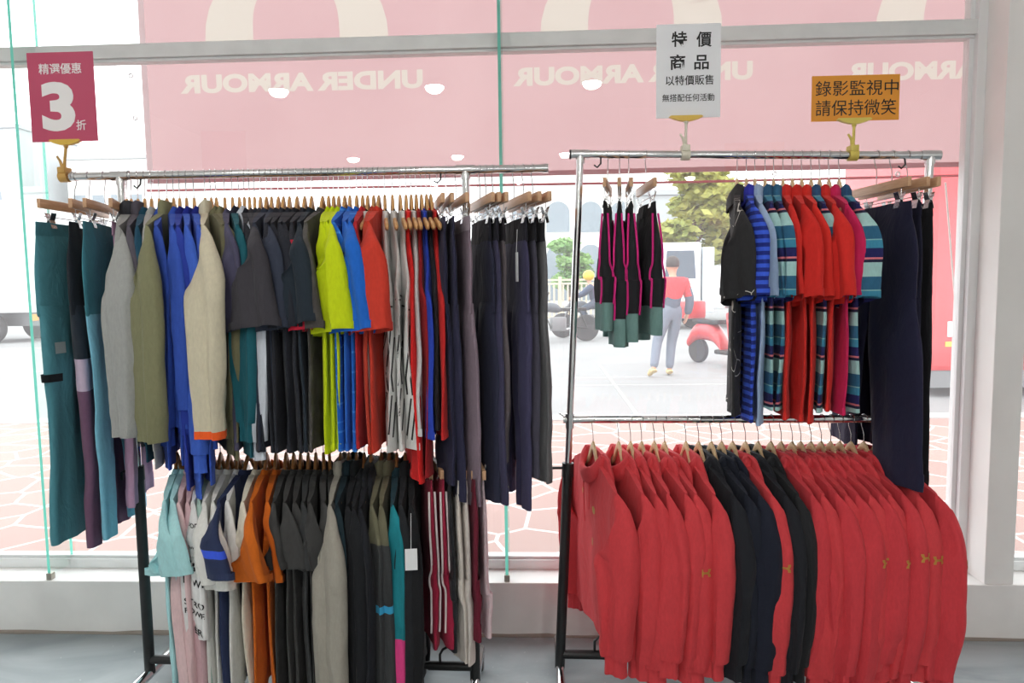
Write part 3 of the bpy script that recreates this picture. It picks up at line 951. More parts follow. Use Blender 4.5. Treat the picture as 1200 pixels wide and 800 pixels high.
# ------------------------------------------------------------------ clothes racks
def clothes_rack(label, A, B, Atop, Btop, z_low, over_l, over_r, low_l, low_r, z_black):
    base = (A + B) / 2
    root = thing('clothes_rack', label, 'clothes rack', (base.x, base.y, 0), 0)
    O = Vector((base.x, base.y, 0))
    A = A - O; B = B - O; Atop = Atop - O; Btop = Btop - O
    d = (Btop - Atop).normalized()
    zb = 0.075
    for P0, P1 in ((A, Atop), (B, Btop)):
        def at(z):
            return P0.lerp(P1, (z - P0.z) / (P1.z - P0.z))
        mb = MB(); mb.tube([at(z_black - 0.25), P1 + Vector((0, 0, -0.004))], 0.0125, 16)
        mb.tube([P1 - Vector((0, 0, 0.03)), P1 + Vector((0, 0, 0.006))], 0.0155, 16)
        mb.tube([P1 - d * 0.03, P1 + d * 0.03], 0.0165, 16)
        mb.build('upper_post', CHROME, root)
        mb = MB(); mb.tube([at(zb), at(z_black)], 0.0175, 18)
        mb.build('lower_post', BLACKMET, root)
        mb = MB(); mb.tube([at(z_black - 0.03), at(z_black + 0.018)], 0.0205, 18)
        mb.tube([at(z_black), at(z_black) + Vector((-0.05, 0, 0)), at(z_black) + Vector((-0.058, 0, -0.004)), at(z_black) + Vector((-0.06, 0, -0.03))], 0.005, 8)
        mb.build('height_clamp', BLACKPLASTIC, root)
        # splayed foot with two casters
        foot = MB()
        foot.tube([at(zb) + Vector((0, -0.33, -0.015)), at(zb) + Vector((0, -0.31, 0.0)), at(zb) + Vector((0, 0.2, 0.0)), at(zb) + Vector((0, 0.22, -0.015))], 0.016, 14, flat=1.25)
        fo = foot.build('foot', CHROME, root)
        for yy in (-0.29, 0.185):
            c = at(zb) + Vector((0, yy, 0))
            mb = MB(); mb.tube([c, c + Vector((0, 0, -0.03))], 0.006, 8)
            for s in (-1, 1):
                mb.box((c.x + s * 0.014 - 0.001, c.y - 0.012, 0.012), (c.x + s * 0.014 + 0.001, c.y + 0.012, c.z - 0.02))
            mb.box((c.x - 0.015, c.y - 0.012, c.z - 0.023), (c.x + 0.015, c.y + 0.012, c.z - 0.018))
            ca = mb.build('caster', STEEL, root, smooth=False)
            mb = MB(); mb.lathe([(0, -0.011), (0.019, -0.011), (0.0225, -0.006), (0.0225, 0.006), (0.019, 0.011), (0, 0.011)], 22, (1, 0, 0), (c.x, c.y, 0.0227))
            mb.build('wheel', BLACKPLASTIC, ca)
    rail = MB(); rail.tube([Atop - d * over_l, Btop + d * over_r], RAIL_R, 20)
    rail.build('upper_rail', CHROME, root)
    for e, s in ((Atop - d * over_l, -1), (Btop + d * over_r, 1)):
        mb = MB(); mb.tube([e - d * s * 0.012, e + d * s * 0.006], 0.0155, 18)
        mb.build('rail_cap', CHROME if over_l > 0.05 else BLACKPLASTIC, root)
    # stop hooks on the rail
    for k in (0.06, 0.93):
        mb = MB()
        q = Atop.lerp(Btop, k)
        mb.tube([q + Vector((0, 0, -0.012)), q + Vector((0, -0.004, -0.03)), q + Vector((-0.012, -0.004, -0.042)), q + Vector((-0.022, -0.004, -0.034))], 0.003, 8)
        mb.build('rail_hook', BLACKMET, root)
    def atz(P0, P1, z): return P0.lerp(P1, (z - P0.z) / (P1.z - P0.z))
    LA = atz(A, Atop, z_low); LB = atz(B, Btop, z_low)
    dl = (LB - LA).normalized()
    off = Vector((0, -0.0, 0))
    rail = MB(); rail.tube([LA - dl * low_l, LB + dl * low_r], RAIL_R, 20)
    rail.build('lower_rail', CHROME, root)
    for q in (LA, LB):
        mb = MB()
        mb.tube([q - Vector((0, 0, 0.03)), q + Vector((0, 0, 0.02))], 0.0165, 16)
        mb.tube([q + Vector((-0.02, 0, 0.01)), q + Vector((-0.035, 0, 0.022))], 0.003, 8)
        mb.build('rail_bracket', CHROME, root)
    C0 = atz(A, Atop, 0.125); C1 = atz(B, Btop, 0.125)
    mb = MB(); mb.tube([C0, C1], 0.0125, 16); mb.build('bottom_bar', BLACKMET, root)
    for q, s in ((C0, 1), (C1, -1)):
        mb = MB()
        e = (C1 - C0).normalized() * s
        mb.tube([q + e * 0.01, q + e * 0.16], 0.0155, 16)
        h = q + e * 0.12
        mb.tube([h, h + Vector((0, 0, 0.04)), h + Vector((-0.01 * s, 0, 0.058)), h + Vector((-0.035 * s, 0, 0.072))] if s < 0 else [h, h + Vector((0, 0, 0.05)), h + Vector((0.015, 0, 0.064)), h + Vector((0.06, 0, 0.068))], 0.0045, 8)
        mb.build('bar_sleeve', BLACKMET, root)
    return (Atop + O, Btop + O, LA + O, LB + O)

LA_ = at_z(176, 788, 0.075); LB_ = at_z(557, 797, 0.075)
LTA = Vector((LA_.x, LA_.y, at_y(135, 206, LA_.y).z)); LTB = Vector((LB_.x, LB_.y, at_y(540, 199, LB_.y).z))
L_low = at_y(300, 504, (LA_.y + LB_.y) / 2).z
L_UA, L_UB, L_LA, L_LB = clothes_rack('chrome clothes rack with the grey and blue garments, on the left', LA_, LB_, LTA, LTB, L_low, 0.165, 0.26, 0.02, 0.07, at_y(167, 552, LA_.y).z)
RA_ = at_z(656, 782, 0.075); RB_ = at_z(1054, 790, 0.075)
RTA = at_y(680, 181, RA_.y); RTB = at_y(1090, 182, RB_.y)
R_low = at_y(690, 491, RA_.y).z
R_UA, R_UB, R_LA, R_LB = clothes_rack('chrome clothes rack with the red hooded sweatshirts, on the right', RA_, RB_, RTA, RTB, R_low, 0.03, 0.02, 0.022, 0.03, at_y(666, 548, RA_.y).z)
print('racks', LA_, LB_, LTA, LTB, RA_, RB_, RTA, RTB, 'low', L_low, R_low, 'sill', Z_SILL, Y_FRAME)

def on_rail(A, B, px):
    lo, hi = -0.8, 1.8
    for _ in range(40):
        t = (lo + hi) / 2
        if pix(A.lerp(B, t))[0] < px: lo = t
        else: hi = t
    return A.lerp(B, t)

# ------------------------------------------------------------------ price and notice cards
def card(name, label, x0, y0, x1, y1, Y, color, texts, border=None):
    a = at_y(x0, (y0 + y1) / 2, Y); b = at_y(x1, (y0 + y1) / 2, Y)
    cx = (a.x + b.x) / 2; w = b.x - a.x
    zt = at_y((x0 + x1) / 2, y0, Y).z; zb = at_y((x0 + x1) / 2, y1, Y).z
    root = thing(name, label, 'sign', (cx, Y, zb))
    mb = MB(); mb.box((-w / 2, -0.001, 0), (w / 2, 0.001, zt - zb), bev=0.0006)
    mb.build('card', color, root, smooth=False)
    for s, px, py, wpx, hpx, mat, bold in texts:
        c = at_y(px, py, Y)
        me = text_mesh(s, 0.05, bold)
        sc_x = (at_y(px + wpx / 2, py, Y).x - at_y(px - wpx / 2, py, Y).x) / me['w']
        sc_z = (at_y(px, py - hpx / 2, Y).z - at_y(px, py + hpx / 2, Y).z) / me['h']
        for v in me.vertices:
            v.co = Vector((v.co.x * sc_x + c.x - cx, -0.0015 - v.co.z, v.co.y * sc_z + c.z - zb))
        link_mesh('lettering', me, mat, root)
    return root, cx, zb, w

INK = plain('black_ink', rgb(22, 22, 24), 0.6)
INK_W = plain('white_ink', rgb(238, 236, 236), 0.6)
Yc = LTA.y - 0.004
card('price_card', 'magenta price card with a big white 3, clipped at far left rail end', 34.5, 61, 112, 166, Yc, plain('magenta_card', rgb(190, 72, 104), 0.45),
     [('精選優惠', 70.5, 80.5, 50, 12.5, INK_W, 0.0004), ('3', 68.5, 125, 39, 58, INK_W, 0.0022), ('折', 95.5, 146.5, 11.5, 12, INK_W, 0.0004)])
Yr = RTA.y - 0.004
card('notice_card', 'white notice card with four lines of black writing above the right rack', 769, 28, 844.5, 138, Yr, plain('white_card', rgb(232, 234, 238), 0.5),
     [('特', 796, 46, 18, 18, INK, 0.0008), ('價', 825, 46, 18, 18, INK, 0.0008), ('商', 794, 73, 18, 18, INK, 0.0008), ('品', 822, 73, 17, 17, INK, 0.0008),
      ('以特價販售', 808, 94, 56, 11.5, INK, 0.0003), ('無搭配任何活動', 806.5, 114.5, 61, 8.8, INK, 0.0002)])
card('notice_card', 'orange notice card with two lines of black writing near the column', 951, 88, 1054, 141.5, Yr, plain('orange_card', rgb(226, 150, 44), 0.5),
     [('錄影監視中', 1004, 103, 97, 18, INK, 0.0), ('請保持微笑', 1002.5, 126, 94, 18.5, INK, 0.0)])

YEL = plain('yellow_plastic', rgb(222, 184, 74), 0.4); TANP = plain('amber_plastic', rgb(200, 158, 84), 0.4)
PALE = plain('ivory_plastic', rgb(222, 218, 200), 0.4); PYEL = plain('pale_yellow_plastic', rgb(214, 196, 96), 0.4)
def sign_clip(label, A, B, px_r, px_c, py_c, jawmat, stemmat, ringmat, lever=True):
    R = on_rail(A, B, px_r); T = at_y(px_c, py_c, R.y - 0.004)
    root = thing('sign_clip', label, 'clip', R)
    d = T - R
    mb = MB()
    P = []
    for a in np.linspace(0, 2 * PI, 26, endpoint=False):
        P.append((math.cos(a), math.sin(a)))
    rows = []
    for rr, xx in ((0.0142, -0.014), (0.0185, -0.014), (0.0185, 0.014), (0.0142, 0.014)):
        rows.append([(xx, c * rr, s * rr) for c, s in P])
    mb.grid(np.array(rows), True)
    mb.grid(np.array([rows[0], rows[3]]), True)
    mb.box((-0.013, -0.019, 0.01), (0.013, 0.019, 0.03), bev=0.003)
    mb.build('rail_clamp', ringmat, root)
    mb = MB(); mb.tube([(0, 0, 0.028), (d.x * 0.5, d.y, d.z * 0.5), (d.x, d.y, d.z - 0.012)], [0.006, 0.0045, 0.0045], 10)
    mb.sphere((d.x, d.y, d.z - 0.012), 0.0075, 12, 8)
    mb.build('stem', stemmat, root)
    if lever:
        mb = MB(); mb.tube([(-0.004, -0.004, 0.028), (-0.008, -0.006, 0.05), (-0.018, -0.006, 0.066)], [0.005, 0.0045, 0.0035], 8)
        mb.build('lever', ringmat, root)
    mb = MB()
    for s in (-1, 1):
        prof = [(-0.056, 0.006), (-0.05, 0.0105), (0.05, 0.0105), (0.056, 0.006), (0.04, -0.002), (0.015, -0.009), (-0.015, -0.009), (-0.04, -0.002)]
        y0 = d.y + s * 0.0015; y1 = d.y + s * 0.008
        n = len(prof)
        mb.add([(d.x + u, y0, d.z + v) for u, v in prof] + [(d.x + u * 0.96, y1, d.z + v * 0.9) for u, v in prof],
               [tuple(range(n)), tuple(range(2 * n - 1, n - 1, -1))] + [(i, (i + 1) % n, n + (i + 1) % n, n + i) for i in range(n)])
    mb.build('jaw', jawmat, root, smooth=False)
    return root
c1 = sign_clip('amber plastic clip on the left rail end under the magenta card', L_UA, L_UB, 76, 77, 167, YEL, TANP, TANP)
sign_clip('ivory plastic clip with yellow jaw under the white notice card', R_UA, R_UB, 803, 804, 139, YEL, PALE, PALE)
sign_clip('yellow plastic clip holding up the orange notice card', R_UA, R_UB, 999, 1001, 142, PYEL, PYEL, PYEL)

# ------------------------------------------------------------------ the garments
def R_(a): return math.radians(a)
PL_LU = "left rack's upper rail"; PL_LL = "left rack's lower rail"
PL_RU = "right rack's upper rail"; PL_RL = "right rack's lower rail"
RAILS = {'LU': (L_UA, L_UB, PL_LU), 'LL': (L_LA, L_LB, PL_LL), 'RU': (R_UA, R_UB, PL_RU), 'RL': (R_LA, R_LB, PL_RL)}
KN = dict(tee=('t_shirt', 't-shirt', 't-shirts'), polo=('polo_shirt', 'polo shirt', 'polo shirts'), sweat=('sweatshirt', 'sweatshirt', 'long sleeved tops'), jacket=('jacket', 'jacket', 'jackets'),
          hoodie=('hooded_sweatshirt', 'sweatshirt', 'hooded sweatshirts'), tank=('tank_top', 'tank top', 'tank tops'))
_seed = [100]
def W(rail, px, kind, short, c, yaw=8, tw=25, **k):
    A, B, place = RAILS[rail]
    _seed[0] += 7
    P = on_rail(A, B, px)
    if rail == 'LU':
        yaw += 20 if px < 308 else (10 if px < 322 else (6 if px < 345 else (3 if px < 375 else 0)))
    elif rail == 'LL':
        yaw += 14 if px < 402 else 4
    elif rail == 'RU':
        yaw -= 12
    if kind == 'tee' and rail == 'LU':
        k['L'] = k.get('L', 0.24) + 0.065
    if kind == 'tee' and rail == 'LL' and 'L' in k and k['L'] < 0.4:
        k['L'] -= 0.075
    if kind == 'polo':
        k['L'] = 0.265
    n, cat, plural = KN[kind]
    wm = {'LU': WOOD_TAN, 'LL': WOOD_TAN_SHADED, 'RU': WOOD_PALE, 'RL': WOOD_PALE}[rail]
    k.setdefault('hem', {'LU': -0.87, 'LL': -0.80, 'RU': -0.80, 'RL': -0.68}[rail])
    return upper(n, short, rail, P, R_(yaw + random.uniform(-1.2, 1.2)), c, kind, cat, plural + ' on ' + place, tw=tw, seed=_seed[0], place=place, woodmat=wm, **k)
def T(rail, px, short, c, yaw=-30, cat='trousers', name='trousers', plural='trousers', **k):
    A, B, place = RAILS[rail]
    _seed[0] += 7
    return trousers(name, short, on_rail(A, B, px), R_(yaw), c, cat, plural + ' on ' + place, place, seed=_seed[0], **k)

# ---- left rack, upper rail
tr, tp = T('LU', 86, 'dark teal cargo trousers with a black thigh strap', (78, 138, 150), 0, t=0.022, zh=-1.13, ankle=0.10, hip=0.20, band_c=(66, 122, 134))
mbx = MB()
mbx.add([(-0.03, 0.05, 0), (0.03, 0.05, 0), (0.03, -0.0, 0), (-0.03, -0.0, 0)], [(3, 2, 1, 0)])
near = tp['leg'][0]
vs = [(-0.022 + 0.044 * i / 4, 0.018 - 0.036 * j / 3, 0) for j in range(4) for i in range(5)]
fs = [(j * 5 + i, j * 5 + i + 1, j * 5 + i + 6, j * 5 + i + 5) for j in range(3) for i in range(4)]
decal('pocket_label', vs, fs, plain('grey_label', rgb(176, 190, 192), 0.6), tr, tp['leg'], (0.2, -0.15, -0.56), (0, 1, 0), (0, 0, 1))
q = MB()
secs = [(0.215, -0.64, 0.035, -0.645, 0.0215, 0.0, 5), (0.213, -0.665, 0.035, -0.67, 0.0215, 0, 5)]
G = loft(secs, 4, 30, 3, 0.002, 9, ramp=False); G[..., 1] *= -1
q.grid(G, True); q.build('thigh_strap', cloth((26, 30, 34)), tr)
T('LU', 103, 'black trousers with lilac and plum lower legs', (30, 36, 44), 16, legs_mat=zones([(-2, (110, 80, 104)), (-0.70, (190, 174, 196)), (-0.60, (40, 48, 58))]), t=0.022, zh=-1.16, ankle=0.06)
tr, tp = T('LU', 121, 'petrol leggings with blue lower legs and big lettering', (66, 130, 146), 14, 'leggings', 'leggings', 'leggings', legs_mat=zones([(-2, (122, 184, 208)), (-0.46, (66, 130, 146))]), zh=-1.13, ankle=0.06)
q = MB(); secs = [(-0.02, -0.78, -0.075, -0.78, 0.022, 0.0, 0), (-0.02, -0.95, -0.075, -0.95, 0.021, 0, 0), (-0.02, -1.13, -0.07, -1.13, 0.019, 0, 0)]
st = []
vs = []; fs = []
for j in range(30):
    for i in range(5):
        vs.append((-0.032 + 0.064 * i / 4, -0.2 + 0.4 * j / 29, 0))
for j in range(29):
    for i in range(4):
        fs.append((j * 5 + i, j * 5 + i + 1, j * 5 + i + 6, j * 5 + i + 5))
decal('side_band', vs, fs, plain('dark_print', rgb(24, 40, 56), 0.7), tr, tp['leg'], (0.25, 0.10, -0.90), (0, 1, 0), (0, 0, 1))
me = text_mesh('UNDER ARMOUR', 0.05, 0.0012)
k = 0.39 / me['w']
vs = [(v.co.y * k * 1.25, -v.co.x * k, 0) for v in me.vertices]
decal('lettering', project and vs, [tuple(p.vertices) for p in me.polygons], plain('pale_print', rgb(170, 205, 215), 0.7), tr, tp['leg'], (0.252, 0.10, -0.90), (0, 1, 0), (0, 0, 1))
T('LU', 140, 'mauve trousers behind the left post', (176, 140, 168), 22, zh=-1.04, ankle=0.05, hip=0.14, w=0.15)

G1 = (158, 160, 160)
W('LU', 147, 'jacket', 'pale grey shell jacket with dark collar beside the trousers', (160, 162, 160), 4, 60, collar_c=(66, 70, 76), hem_c=(46, 48, 52), hem=-0.82, L=0.64, wid=1.15, st=0.028, zipper=True, fwd=0.05)
W('LU', 152, 'jacket', 'second grey shell jacket with dark collar and hem', (150, 152, 150), 2, 30, collar_c=(60, 62, 68), hem_c=(40, 42, 46), hem=-0.82, L=0.55, wid=1.1)
W('LU', 160, 'jacket', 'charcoal camouflage jacket with lilac band and black lower half', (80, 78, 88), 4, 20, hem=-0.86, L=0.60,
  mat=zones([(-2, (36, 38, 48)), (-0.42, (150, 138, 160)), (-0.38, (84, 80, 90))]))
W('LU', 168, 'sweat', 'dark petrol sweatshirt next to the camouflage jacket', (26, 70, 92), 4, 20, hem=-0.85)
W('LU', 176, 'sweat', 'light grey long sleeved top before the blue ones', (172, 172, 170), 4, 20)
W('LU', 185, 'sweat', 'royal blue sweatshirt left of the olive fleece', (52, 82, 172), 6, 25, hem=-0.88, L=0.62)
W('LU', 194, 'jacket', 'olive fleece jacket with a big loose sleeve', (128, 128, 98), -6, 60, hem=-0.82, L=0.65, wid=1.35, st=0.03, zipper=True, fwd=0.05)
W('LU', 202, 'sweat', 'first royal blue sweatshirt right of the olive fleece', (54, 86, 180), 6, 20, hem=-0.86)
W('LU', 209, 'sweat', 'cobalt sweatshirt between two lighter blue ones', (40, 60, 156), 6, 20, hem=-0.94, L=0.64, collar_c=(24, 30, 110))
W('LU', 217, 'sweat', 'bright blue sweatshirt with dark collar hanging low', (62, 98, 196), 6, 25, hem=-0.97, L=0.70, collar_c=(30, 44, 140), fwd=0.02)
W('LU', 226, 'sweat', 'bright blue sweatshirt beside the cream fleece', (58, 92, 190), 8, 25, hem=-0.93, L=0.63, collar_c=(30, 40, 130))
cr, cp = W('LU', 239, 'jacket', 'cream fleece jacket with orange hem and cuffs', (206, 198, 174), 4, 55, hem=-0.79, L=0.63, wid=1.5, st=0.034, cuff_c=(238, 96, 40), hem_c=(238, 96, 40), fwd=0.07)
W('LU', 246, 'sweat', 'olive long sleeved top right of the cream fleece', (112, 110, 84), 12, 30, hem=-0.84, L=0.60)
W('LU', 252, 'sweat', 'second olive top right of the cream fleece', (120, 116, 88), 12, 25, hem=-0.85)
W('LU', 262, 'tee', 'slate purple t-shirt beside the teal top', (78, 76, 100), 6, 50, flare=0.01, fwd=0.03)
W('LU', 271, 'sweat', 'teal sweatshirt with dark collar', (28, 92, 104), 8, 35, collar_c=(44, 46, 60), hem=-0.84, L=0.60, wid=1.1, fwd=0.02)
W('LU', 279, 'sweat', 'white long sleeved top among the dark t-shirts', (206, 212, 222), 10, 30, hem=-0.80, L=0.66)
W('LU', 285, 'tee', 'black t-shirt right of the white long sleeved top', (34, 36, 44), 4, 30)
W('LU', 291, 'tee', 'charcoal t-shirt fourth right of the teal sweatshirt', (60, 60, 66), 4, 30)
W('LU', 297, 'tee', 'navy black t-shirt left of the wide sleeved charcoal one', (36, 40, 50), 2, 30)
W('LU', 304, 'tee', 'charcoal t-shirt with a wide open sleeve', (62, 60, 66), -4, 65, wid=1.4, st=0.03, L=0.23, flare=0.015, fwd=0.06)
W('LU', 311, 'tee', 'slate navy t-shirt right of the wide sleeved charcoal one', (52, 58, 74), 2, 45, wid=1.2, st=0.02)
W('LU', 317, 'tee', 'second slate navy t-shirt with drooping sleeve', (56, 62, 78), 6, 45, wid=1.2, st=0.022, fwd=0.035)
W('LU', 325, 'tee', 'black t-shirt right of the two slate navy ones', (42, 44, 52), 5, 30)
W('LU', 331, 'tee', 'plain black t-shirt fourth left of the red panelled one', (38, 40, 48), 5, 30)
W('LU', 338, 'tee', 'plain black t-shirt third left of the red panelled one', (40, 43, 52), 5, 30)
W('LU', 347, 'tee', 'plain black t-shirt just left of the red panelled one', (36, 38, 46), 6, 40, wid=1.15)
W('LU', 356, 'tee', 'black t-shirt with a red side panel', (40, 42, 50), 5, 35, sleeve_mat=zones([(-2, (192, 34, 58)), (-0.235, (40, 42, 50))]))
W('LU', 364, 'tee', 'blue black t-shirt right of the red panelled one', (36, 46, 56), 4, 60, wid=1.4, st=0.028, L=0.22, fwd=0.05)
W('LU', 377, 'tee', 'charcoal t-shirt with mottled lower half beside the lime ones', (88, 86, 84), 4, 50, wid=1.15, mat=cloth((86, 84, 82), 'camo', (70, 66, 64)), st=0.02, fwd=0.03)
W('LU', 384, 'tee', 'lime green t-shirt, leftmost of the three lime ones', (196, 214, 18), 10, 30)
W('LU', 390, 'tee', 'lime green t-shirt, middle of the three lime ones', (200, 218, 20), 10, 35)
W('LU', 396, 'tee', 'lime green t-shirt, rightmost of the three lime ones', (202, 220, 22), 10, 55, wid=1.25, st=0.024, fwd=0.05)
W('LU', 403, 'tee', 'blue striped t-shirt right of the lime ones', (34, 106, 200), 6, 40, mat=cloth((32, 104, 200), 'bands', period=0.085, stops=[(0, (32, 104, 200)), (0.45, (70, 142, 222)), (0.52, (32, 104, 200)), (0.8, (58, 130, 216)), (0.86, (32, 104, 200))]), wid=1.2)
W('LU', 409, 'tee', 'blue t-shirt with a navy band on the sleeve', (46, 104, 196), 10, 45, wid=1.3, st=0.022, sleeve_mat=zones([(-2, (46, 104, 196)), (-0.315, (40, 58, 110)), (-0.275, (54, 112, 204))]), fwd=0.03)
W('LU', 417, 'tee', 'blue striped t-shirt beside the red t-shirts', (30, 100, 198), 8, 60, mat=cloth((30, 100, 196), 'bands', period=0.06, stops=[(0, (30, 100, 196)), (0.5, (64, 136, 220)), (0.6, (30, 100, 196))]), sleeve_mat=cloth((32, 104, 202)), wid=1.4, st=0.03, fwd=0.06)
W('LU', 424, 'tee', 'crimson t-shirt right of the blue ones', (178, 36, 44), 8, 30, hem=-0.86)
TK = dict(half=0.20, amp=0.012)
BLK = (26, 26, 30)
tanks = []
tanks.append(W('LU', 430, 'tank', 'white graphic tank top behind the orange red t-shirts', (216, 216, 214), 8, hem=-0.84, collar_c=BLK, **TK))
W('LU', 437, 'tee', 'rust red t-shirt left of the tank tops', (186, 62, 44), 6, 35)
W('LU', 443, 'tee', 'orange red t-shirt with wide sleeve by the tank tops', (206, 62, 46), 4, 60, wid=1.35, st=0.03, fwd=0.06)
tanks.append(W('LU', 450, 'tank', 'white graphic tank top, left of the three in front', (214, 214, 212), 13, hem=-0.87, collar_c=BLK, **TK))
tanks.append(W('LU', 459, 'tank', 'white graphic tank top, middle of the three in front', (218, 218, 216), 15, hem=-0.87, collar_c=BLK, **TK))
tanks.append(W('LU', 468, 'tank', 'white graphic tank top, right of the three in front', (220, 220, 218), 17, hem=-0.87, collar_c=BLK, **TK))
W('LU', 475, 'tank', 'scarlet tank top hanging low behind the white ones', (226, 40, 40), 14, hem=-0.97, **TK)
W('LU', 481, 'tank', 'white and black tank top left of the blue one', (206, 206, 206), 14, hem=-0.82, collar_c=BLK, **TK)
W('LU', 487, 'tank', 'dark red tank top left of the blue one', (150, 30, 36), 14, hem=-0.95, collar_c=(214, 44, 44), **TK)
W('LU', 493, 'tank', 'royal blue tank top between the red ones', (40, 66, 176), 16, hem=-0.83, body_w=0.225, **TK)
W('LU', 499, 'tank', 'black tank top with red binding', (36, 34, 40), 16, hem=-0.80, collar_c=(206, 40, 40), **TK)
W('LU', 504, 'tank', 'red tank top, rightmost of the tank tops', (196, 40, 40), 18, hem=-0.83, body_w=0.225, **TK)
# black drawing on the white tank tops
PRN = plain('black_print', rgb(22, 22, 24), 0.7)
for (rt, pt), sh in zip(tanks[1:], (0, 0.02, -0.01)):
    d_ = MB()
    for y0 in (-0.19, -0.06, 0.07):
        strip_decal(d_, [(y0 + 0.02, -0.42 + sh), (y0 + 0.09, -0.425 + sh)], 0.005)
        strip_decal(d_, [(y0 + 0.09, -0.47 + sh), (y0 + 0.01, -0.63 + sh), (y0 + 0.02, -0.70 + sh)], 0.005)
        strip_decal(d_, [(y0 + 0.11, -0.47 + sh), (y0 + 0.03, -0.63 + sh)], 0.005)
        strip_decal(d_, [(y0 + 0.02, -0.83 + sh), (y0 + 0.08, -0.70 + sh), (y0 + 0.09, -0.70 + sh), (y0 + 0.04, -0.83 + sh)], 0.005)
    for sx in (-1, 1):
        decal('print', d_.v, d_.f, PRN, rt, [pt['torso']], (sx * 0.06, 0, 0), (0, sx, 0), (0, 0, 1))
    d_ = MB()   # the near side edge
    strip_decal(d_, [(-0.02, -0.43 + sh), (0.02, -0.435 + sh)], 0.005)
    for x_ in (-0.008, 0.006):
        strip_decal(d_, [(x_ + 0.012, -0.48 + sh), (x_ - 0.006, -0.64 + sh), (x_ - 0.002, -0.69 + sh)], 0.0045)
        strip_decal(d_, [(x_ - 0.006, -0.83 + sh), (x_ + 0.008, -0.70 + sh)], 0.0045)
    decal('print', d_.v, d_.f, PRN, rt, [pt['torso']], (0, -0.3, 0), (1, 0, 0), (0, 0, 1))
T('LU', 512, 'navy trousers right of the tank tops', (42, 42, 66), 14, zh=-0.93, ankle=0.08)
T('LU', 522, 'second navy trousers left of the mauve ones', (44, 44, 68), 14, zh=-0.98, ankle=0.08)
T('LU', 534, 'mauve grey trousers beside the right post', (132, 116, 128), 18, band_c=(160, 146, 156), zh=-1.0, ankle=0.07)
T('LU', 562, 'dark navy leggings right of the post', (44, 46, 66), 18, 'leggings', 'leggings', 'leggings', band_c=(34, 34, 44), band_h=0.07, zh=-1.00, ankle=0.065, hip=0.16, w=0.13)
T('LU', 569, 'slate purple leggings right of the post', (64, 62, 88), 18, 'leggings', 'leggings', 'leggings', band_c=(34, 34, 44), band_h=0.07, zh=-1.0, ankle=0.065, hip=0.165, w=0.14)
T('LU', 577, 'brown grey leggings behind the slate purple ones', (100, 92, 96), 18, 'leggings', 'leggings', 'leggings', band_c=(36, 34, 40), band_h=0.07, zh=-0.88, ankle=0.05, hip=0.14, w=0.13)
tr, tp = T('LU', 602, 'slate purple leggings with a white tag', (62, 60, 88), 18, 'leggings', 'leggings', 'leggings', band_c=(32, 32, 42), band_h=0.07, zh=-1.02, ankle=0.05, hip=0.15, w=0.13, spread=0.06)
q = MB(); q.box((-0.024, -0.115, -0.36), (-0.0225, -0.09, -0.27)); q.tube([(-0.02, -0.10, -0.2), (-0.024, -0.10, -0.272)], 0.0008, 5)
q.build('tag', plain('paper_tag', rgb(236, 238, 240), 0.6), tr, smooth=False)
T('LU', 613, 'dark grey leggings second from the rail end', (72, 70, 84), 18, 'leggings', 'leggings', 'leggings', band_c=(36, 36, 42), band_h=0.07, zh=-0.92, ankle=0.05, hip=0.13, w=0.12)
T('LU', 624, 'stone grey leggings at the right rail end', (100, 100, 102), 18, 'leggings', 'leggings', 'leggings', band_c=(40, 40, 46), band_h=0.07, zh=-0.94, ankle=0.05, hip=0.13, w=0.12)

# ---- left rack, lower rail
W('LL', 206, 'tee', 'aqua t-shirt at the left end with wide sleeve', (172, 222, 226), 4, 50, wid=1.35, st=0.018, L=0.28, fwd=0.06)
W('LL', 214, 'tee', 'second aqua t-shirt from the left', (176, 224, 228), 4, 50, wid=1.3, st=0.018, L=0.275, fwd=0.06)
W('LL', 221, 'sweat', 'pale pink long sleeved top by the aqua t-shirts', (222, 192, 194), 4, 38, hem=-0.9, L=0.74, wid=0.95, fwd=0.0)
W('LL', 229, 'sweat', 'dusty pink long sleeved top beside the printed tee', (206, 172, 178), 4, 38, hem=-0.9, L=0.74, wid=0.95, fwd=0.0)
wr, wp = W('LL', 240, 'tee', 'white t-shirt printed with rows of black words', (226, 226, 226), 2, 46, L=0.41, wid=0.95, fwd=0.03)
W('LL', 248, 'tee', 'sage green t-shirt right of the printed white one', (160, 186, 178), 0, 25)
W('LL', 257, 'tee', 'plain white t-shirt right of the sage green one', (226, 226, 222), -4, 45, wid=1.3, st=0.024, L=0.30, fwd=0.05)
W('LL', 267, 'tee', 'plain white t-shirt with broad sleeve hanging low', (228, 228, 224), -4, 60, wid=1.5, st=0.03, L=0.32, fwd=0.06)
W('LL', 277, 'tee', 'plain white t-shirt just left of the navy one', (224, 224, 222), 0, 35, wid=1.2)
W('LL', 290, 'tee', 'navy t-shirt with a bright blue sleeve band', (44, 54, 86), -16, 60, wid=1.5, st=0.026, L=0.27, flare=0.02, sleeve_mat=zones([(-2, (44, 54, 86)), (-0.325, (58, 90, 220)), (-0.298, (44, 54, 86))]), fwd=0.07)
W('LL', 300, 'tee', 'cream t-shirt left of the orange ones', (222, 216, 200), -4, 25, L=0.28)
W('LL', 311, 'tee', 'burnt orange t-shirt, left of the pair', (206, 104, 28), -6, 60, wid=1.35, st=0.028, L=0.29, fwd=0.06)
W('LL', 322, 'tee', 'burnt orange t-shirt, right of the pair', (196, 96, 24), 0, 40, wid=1.1)
